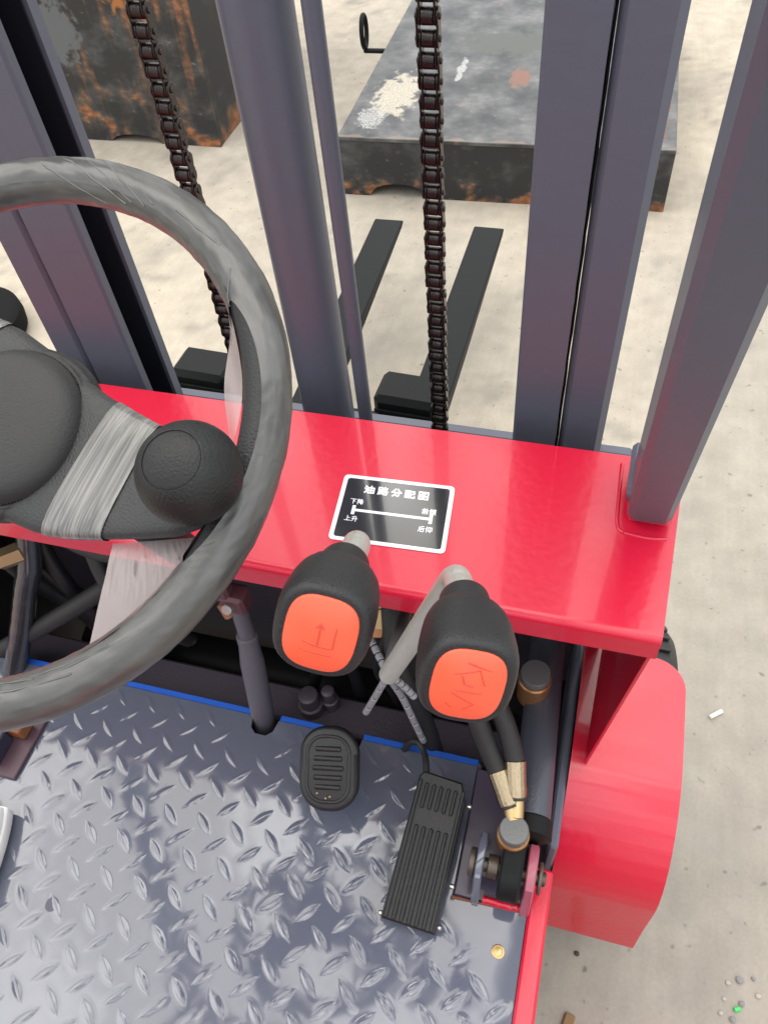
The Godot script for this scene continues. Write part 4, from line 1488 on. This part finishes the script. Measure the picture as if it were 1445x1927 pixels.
	for i in 61:
		var k := i / 60.0
		var top := V(lerpf(0.083, 0.140, k), -0.016, lerpf(0.056, 0.042, k))
		var a := lerpf(-0.905, -0.26, k)
		var low := V(cos(a) * 0.152, -0.004, -sin(a) * 0.152)
		var r := PackedVector3Array()
		for j in 15:
			var q := j / 14.0
			var p := top.lerp(low, q)
			p.y += 0.0016 * pleat.get_noise_2d(k * 2.6, q * 0.12) * sin(PI * clampf(q * 1.2 + 0.1, 0, 1))
			r.append(p)
		rows.append(r)
	sheet.loft(rows, false, false)
	var pink := film_material(lin(0.40, 0.34, 0.34), 0.62)
	part("stretched_film", sheet, pink, w, Transform3D.IDENTITY, 80)
	# loose flap of film beside the split
	var flap := MB.new()
	rows = []
	for i in 21:
		var k := i / 20.0
		var a := deg_to_rad(lerpf(33.0, -3.0, k))
		var wd := 0.0015 + 0.0125 * sin(PI * clampf(k * 0.9 + 0.08, 0, 1))
		var r0 := 0.1500 - 0.0010 * k
		var r := PackedVector3Array()
		for j in 6:
			var q := j / 5.0
			var rr := r0 - wd * q
			r.append(V(cos(a) * rr, 0.006 - 0.012 * q + 0.0015 * sin(k * 9.0 + q * 4.0), -sin(a) * rr))
		rows.append(r)
	flap.loft(rows, false, false)
	part("film_flap", flap, film_material(lin(0.50, 0.42, 0.41), 0.6), w, Transform3D.IDENTITY, 80)

# ------------------------------------------------------------------ levers
func superring(c: Vector3, u: Vector3, w: Vector3, hu: float, hw: float, e: float, n := 40) -> PackedVector3Array:
	var r := PackedVector3Array()
	for j in n:
		var a := TAU * j / n
		var cs := cos(a)
		var sn := sin(a)
		r.append(c + u * hu * signf(cs) * pow(absf(cs), e) + w * hw * signf(sn) * pow(absf(sn), e))
	return r

func lever(f: Node3D, neck: Vector3, tip: Vector3, bend: Vector3, low: Vector3, valve: Vector3, which: int) -> void:
	var l := hold("control_lever", f)
	l.set_meta("label", "left control lever with an arrow on its orange face" if which == 0 else "right control lever with angled strokes on its orange face")
	var a := (tip - neck).normalized()
	var u := Vector3.UP.cross(a).normalized()
	var w := a.cross(u)
	var roll := deg_to_rad(15.0 if which == 0 else 13.0)
	u = u * cos(roll) - w * sin(roll)
	w = a.cross(u)
	# bent rod
	var rodm := MB.new()
	var dn := (low - bend).normalized()
	var start := neck + a * 0.02
	var pts := [start, neck]
	for k in 9:
		var q := k / 8.0
		var p0 := bend - a * -0.020
		var p2 := bend + dn * 0.020
		pts.append(p0.lerp(bend, q).lerp(bend.lerp(p2, q), q))
	for k in 4:
		pts.append(bend.lerp(low, 0.3 + 0.7 * (k + 1) / 4.0))
	tube(rodm, pts, 0.0089, 20)
	var zm := bump(mat(lin(0.44, 0.44, 0.405), 0.32, 0.1, 0.5), grime_tex(), 0.05, 10.0)
	part("rod", rodm, zm, l, Transform3D.IDENTITY, 60)
	var link := MB.new()
	tube(link, smooth([low - dn * 0.004, low + (valve - low) * 0.3, valve], 5), 0.0072, 16)
	part("link_rod", link, mat(lin(0.12, 0.12, 0.12), 0.5, 0.4), l, Transform3D.IDENTITY, 60)
	# grip: round neck swelling into a rounded block
	var g := MB.new()
	var L := neck.distance_to(tip)
	var rings := []
	for q in [[0.002, 0.0108, 0.0108, 1.0, 0.0], [0.0025, 0.0130, 0.0130, 1.0, 0.0], [0.005, 0.0146, 0.0146, 1.0, 0.0], [0.0095, 0.0151, 0.0150, 1.0, 0.0], [0.0175, 0.0156, 0.0154, 1.0, 0.0], [0.0192, 0.0154, 0.0152, 1.0, -0.0005], [0.0205, 0.0168, 0.0168, 0.96, -0.001], [0.0235, 0.0196, 0.0200, 0.90, -0.002], [0.0275, 0.0221, 0.0228, 0.85, -0.003], [0.033, 0.0240, 0.0250, 0.80, -0.004], [0.041, 0.0251, 0.0266, 0.76, -0.0045], [L - 0.018, 0.0258, 0.0275, 0.74, -0.005], [L - 0.009, 0.0256, 0.0277, 0.73, -0.005], [L - 0.0035, 0.0245, 0.0267, 0.72, -0.005], [L - 0.0008, 0.0228, 0.0250, 0.71, -0.005], [L, 0.0205, 0.0232, 0.70, -0.005]]:
		rings.append(superring(neck + a * q[0] + w * q[4], u, w, q[1], q[2], q[3]))
	g.loft(rings)
	part("grip", g, leather, l, Transform3D.IDENTITY, 60)
	var c := tip - w * 0.005
	var ins := MB.new()
	rings = []
	for q in [[-0.001, 0.0186, 0.0216], [0.0006, 0.0186, 0.0216], [0.0013, 0.0180, 0.0210], [0.0028, 0.0146, 0.0170], [0.0040, 0.0095, 0.0110], [0.0045, 0.0040, 0.0048], [0.0046, 0.0003, 0.0003]]:
		rings.append(superring(c + a * q[0], u, w, q[1], q[2], 0.68))
	ins.loft(rings)
	var orange := mat(lin(0.86, 0.115, 0.055), 0.38, 0, 0.5)
	part("face_insert", ins, orange, l, Transform3D.IDENTITY, 50)
	var strokes := [[[-0.0074, -0.0037], [0.0, -0.0048], [0.0078, -0.0046]], [[-0.0089, -0.0093], [0.0082, -0.0093]], [[0.0, -0.0048], [-0.0004, 0.0078]], [[-0.0024, 0.0054], [-0.0004, 0.0082], [0.0018, 0.0054]], [[0.0078, -0.0046], [0.0076, 0.0080]]]
	if which == 1:
		strokes = [[[-0.003, 0.0155], [0.0095, 0.0125]], [[0.0035, 0.0125], [-0.0085, 0.0080]], [[0.0035, 0.0125], [0.0075, 0.0040]], [[-0.0045, 0.0080], [-0.0025, 0.0035], [0.002, 0.0025]], [[-0.007, -0.0010], [0.007, -0.0010]], [[-0.0080, -0.0030], [0.0045, -0.0085]], [[0.0045, -0.0085], [-0.0005, -0.0130]], [[-0.0095, -0.0105], [-0.006, -0.0132]]]
	var gm := MB.new()
	for st in strokes:
		var line := []
		for i in st.size() - 1:
			for k in 5:
				line.append(Vector2(st[i][0], st[i][1]).lerp(Vector2(st[i + 1][0], st[i + 1][1]), k / 4.0))
		var p3 := []
		for p in line:
			var d := Vector2(p.x / 0.0196, p.y / 0.0226).length()
			var hgt := lerpf(0.0046, 0.0013, clampf(d * d, 0, 1))
			if p3.is_empty() or p3[-1].distance_to(c + u * p.x + w * p.y + a * hgt) > 0.0003:
				p3.append(c + u * p.x + w * p.y + a * (hgt - 0.0001))
		tube(gm, p3, 0.00062, 6)
	part("face_symbol", gm, mat(lin(0.62, 0.066, 0.036), 0.5), l, Transform3D.IDENTITY, 60)

# ------------------------------------------------------------------ loose things
func small_things() -> void:
	# solid tyre lying flat, only its right end in the picture
	var ty := hold("loose_tyre", self, Transform3D(Basis.IDENTITY, V(-1.775, 0, -1.46)))
	tag(ty, "black rubber tyre lying flat on the concrete at the left edge", "tyre")
	var b := MB.new()
	turned(b, Vector3.ZERO, Vector3.UP, [Vector2(0.004, 0.09), Vector2(0.0, 0.15), Vector2(0.012, 0.168), Vector2(0.04, 0.172), Vector2(0.068, 0.168), Vector2(0.08, 0.15), Vector2(0.076, 0.09)], 48, false)
	part("tread", b, mat(lin(0.010, 0.010, 0.010), 0.8, 0, 0.2), ty)
	var hb := MB.new()
	turned(hb, Vector3.ZERO, Vector3.UP, [Vector2(0.006, 0.091), Vector2(0.05, 0.091), Vector2(0.052, 0.03), Vector2(0.06, 0.028), Vector2(0.06, 0.001)], 36)
	part("hub", hb, black_paint, ty)
	# white shoe standing on the floor plate
	var sh := hold("shoe", self, Transform3D(Basis(Vector3.UP, 0.10), V(-0.630, 0.4222, -0.045)))
	tag(sh, "white shoe on the tread plate at the left edge", "shoe")
	var up := MB.new()
	var sole := MB.new()
	var r1 := []
	var r2 := []
	for i in 15:
		var k := i / 14.0
		var z := lerpf(0.15, -0.125, k)
		var hw := 0.044 * pow(sin(PI * clampf(0.07 + k * 0.86, 0, 1)), 0.42) * lerpf(0.82, 1.0, k)
		var top := lerpf(0.10, 0.045, pow(k, 1.2)) if k < 0.95 else 0.034
		var a := PackedVector3Array()
		var s := PackedVector3Array()
		for j in 24:
			var t := TAU * j / 24
			a.append(V(cos(t) * hw * (1.0 if sin(t) < 0.2 else lerpf(1.0, 0.86, sin(t))), 0.022 + maxf(sin(t), -0.05) * (top - 0.022), z))
			s.append(V(signf(cos(t)) * pow(absf(cos(t)), 0.5) * (hw + 0.003), 0.0135 + signf(sin(t)) * pow(absf(sin(t)), 0.5) * 0.013, z * 1.015))
		a.reverse()
		s.reverse()
		r1.append(a)
		r2.append(s)
	up.loft(r1)
	sole.loft(r2)
	part("upper", up, mat(lin(0.70, 0.71, 0.74), 0.6), sh, Transform3D.IDENTITY, 60)
	part("sole", sole, mat(lin(0.75, 0.75, 0.74), 0.5), sh, Transform3D.IDENTITY, 60)
	var op := MB.new()
	turned(op, V(0, 0.088, 0.085), V(0, 1, 0.15), [Vector2(0, 0.030), Vector2(0.016, 0.033), Vector2(0.016, 0.026), Vector2(0.004, 0.024)], 24)
	part("collar", op, mat(lin(0.55, 0.56, 0.6), 0.8), sh)
	# litter and pebbles on the concrete
	var cb := MB.new()
	rod(cb, V(-0.014, 0.004, 0), V(0.014, 0.004, 0), 0.004, 10)
	tag(part("paper_stub", cb, mat(lin(0.75, 0.72, 0.66), 0.8), self, Transform3D(Basis(Vector3.UP, 0.7), V(0.333, 0, -0.724))), "small white paper stub on the concrete right of the red fender", "litter")
	var gb := MB.new()
	box(gb, V(-0.005, 0, -0.003), V(0.005, 0.005, 0.003), 0.0012)
	tag(part("plastic_scrap", gb, mat(lin(0.04, 0.55, 0.12), 0.4), self, Transform3D(Basis(Vector3.UP, 0.4), V(0.368, 0, -0.253))), "tiny bright green plastic scrap among the pebbles at lower right", "litter")
	var wb := MB.new()
	box(wb, V(-0.008, 0, -0.016), V(0.008, 0.006, 0.016), 0.002)
	tag(part("wood_chip", wb, mat(lin(0.22, 0.13, 0.06), 0.8), self, Transform3D(Basis(Vector3.UP, -0.2), V(0.128, 0, -0.170))), "brown wood chip at the bottom edge beside the red side frame", "litter")
	var rng := RandomNumberGenerator.new()
	rng.seed = 5
	var where := [[0.131, -0.269, 0.007, 0], [0.372, -0.293, 0.010, 1], [0.375, -0.262, 0.008, 1], [0.398, -0.278, 0.007, 2], [0.355, -0.285, 0.006, 2], [0.362, -0.238, 0.009, 1], [0.385, -0.225, 0.008, 1], [0.35, -0.262, 0.005, 2], [0.392, -0.300, 0.006, 1], [0.345, -0.242, 0.006, 2]]
	var ms := [mat(lin(0.06, 0.055, 0.05), 0.9), mat(lin(0.22, 0.22, 0.22), 0.9), mat(lin(0.38, 0.36, 0.31), 0.9)]
	for i in where.size():
		var q = where[i]
		q[2] *= 0.65
		var s := MB.new()
		var rings := []
		for a in 5:
			var r := PackedVector3Array()
			var el := -PI / 2 + PI * (a + 0.5) / 5
			for j in 8:
				var t := -TAU * j / 8
				var k := rng.randf_range(0.8, 1.15)
				r.append(V(cos(t) * cos(el) * q[2] * k, (sin(el) + 0.8) * q[2] * 0.45, sin(t) * cos(el) * q[2] * k * 0.8))
			rings.append(r)
		s.loft(rings)
		var o := part("pebble", s, ms[q[3]], self, Transform3D(Basis.IDENTITY, V(q[0], 0, q[1])), 30)
		if i == 0:
			tag(o, "dark pebble alone on the concrete just behind the red fender's tail", "pebble")
		else:
			tag(o, "small grey or pale pebble in the scatter at lower right", "pebble", "scatter of pebbles at lower right")
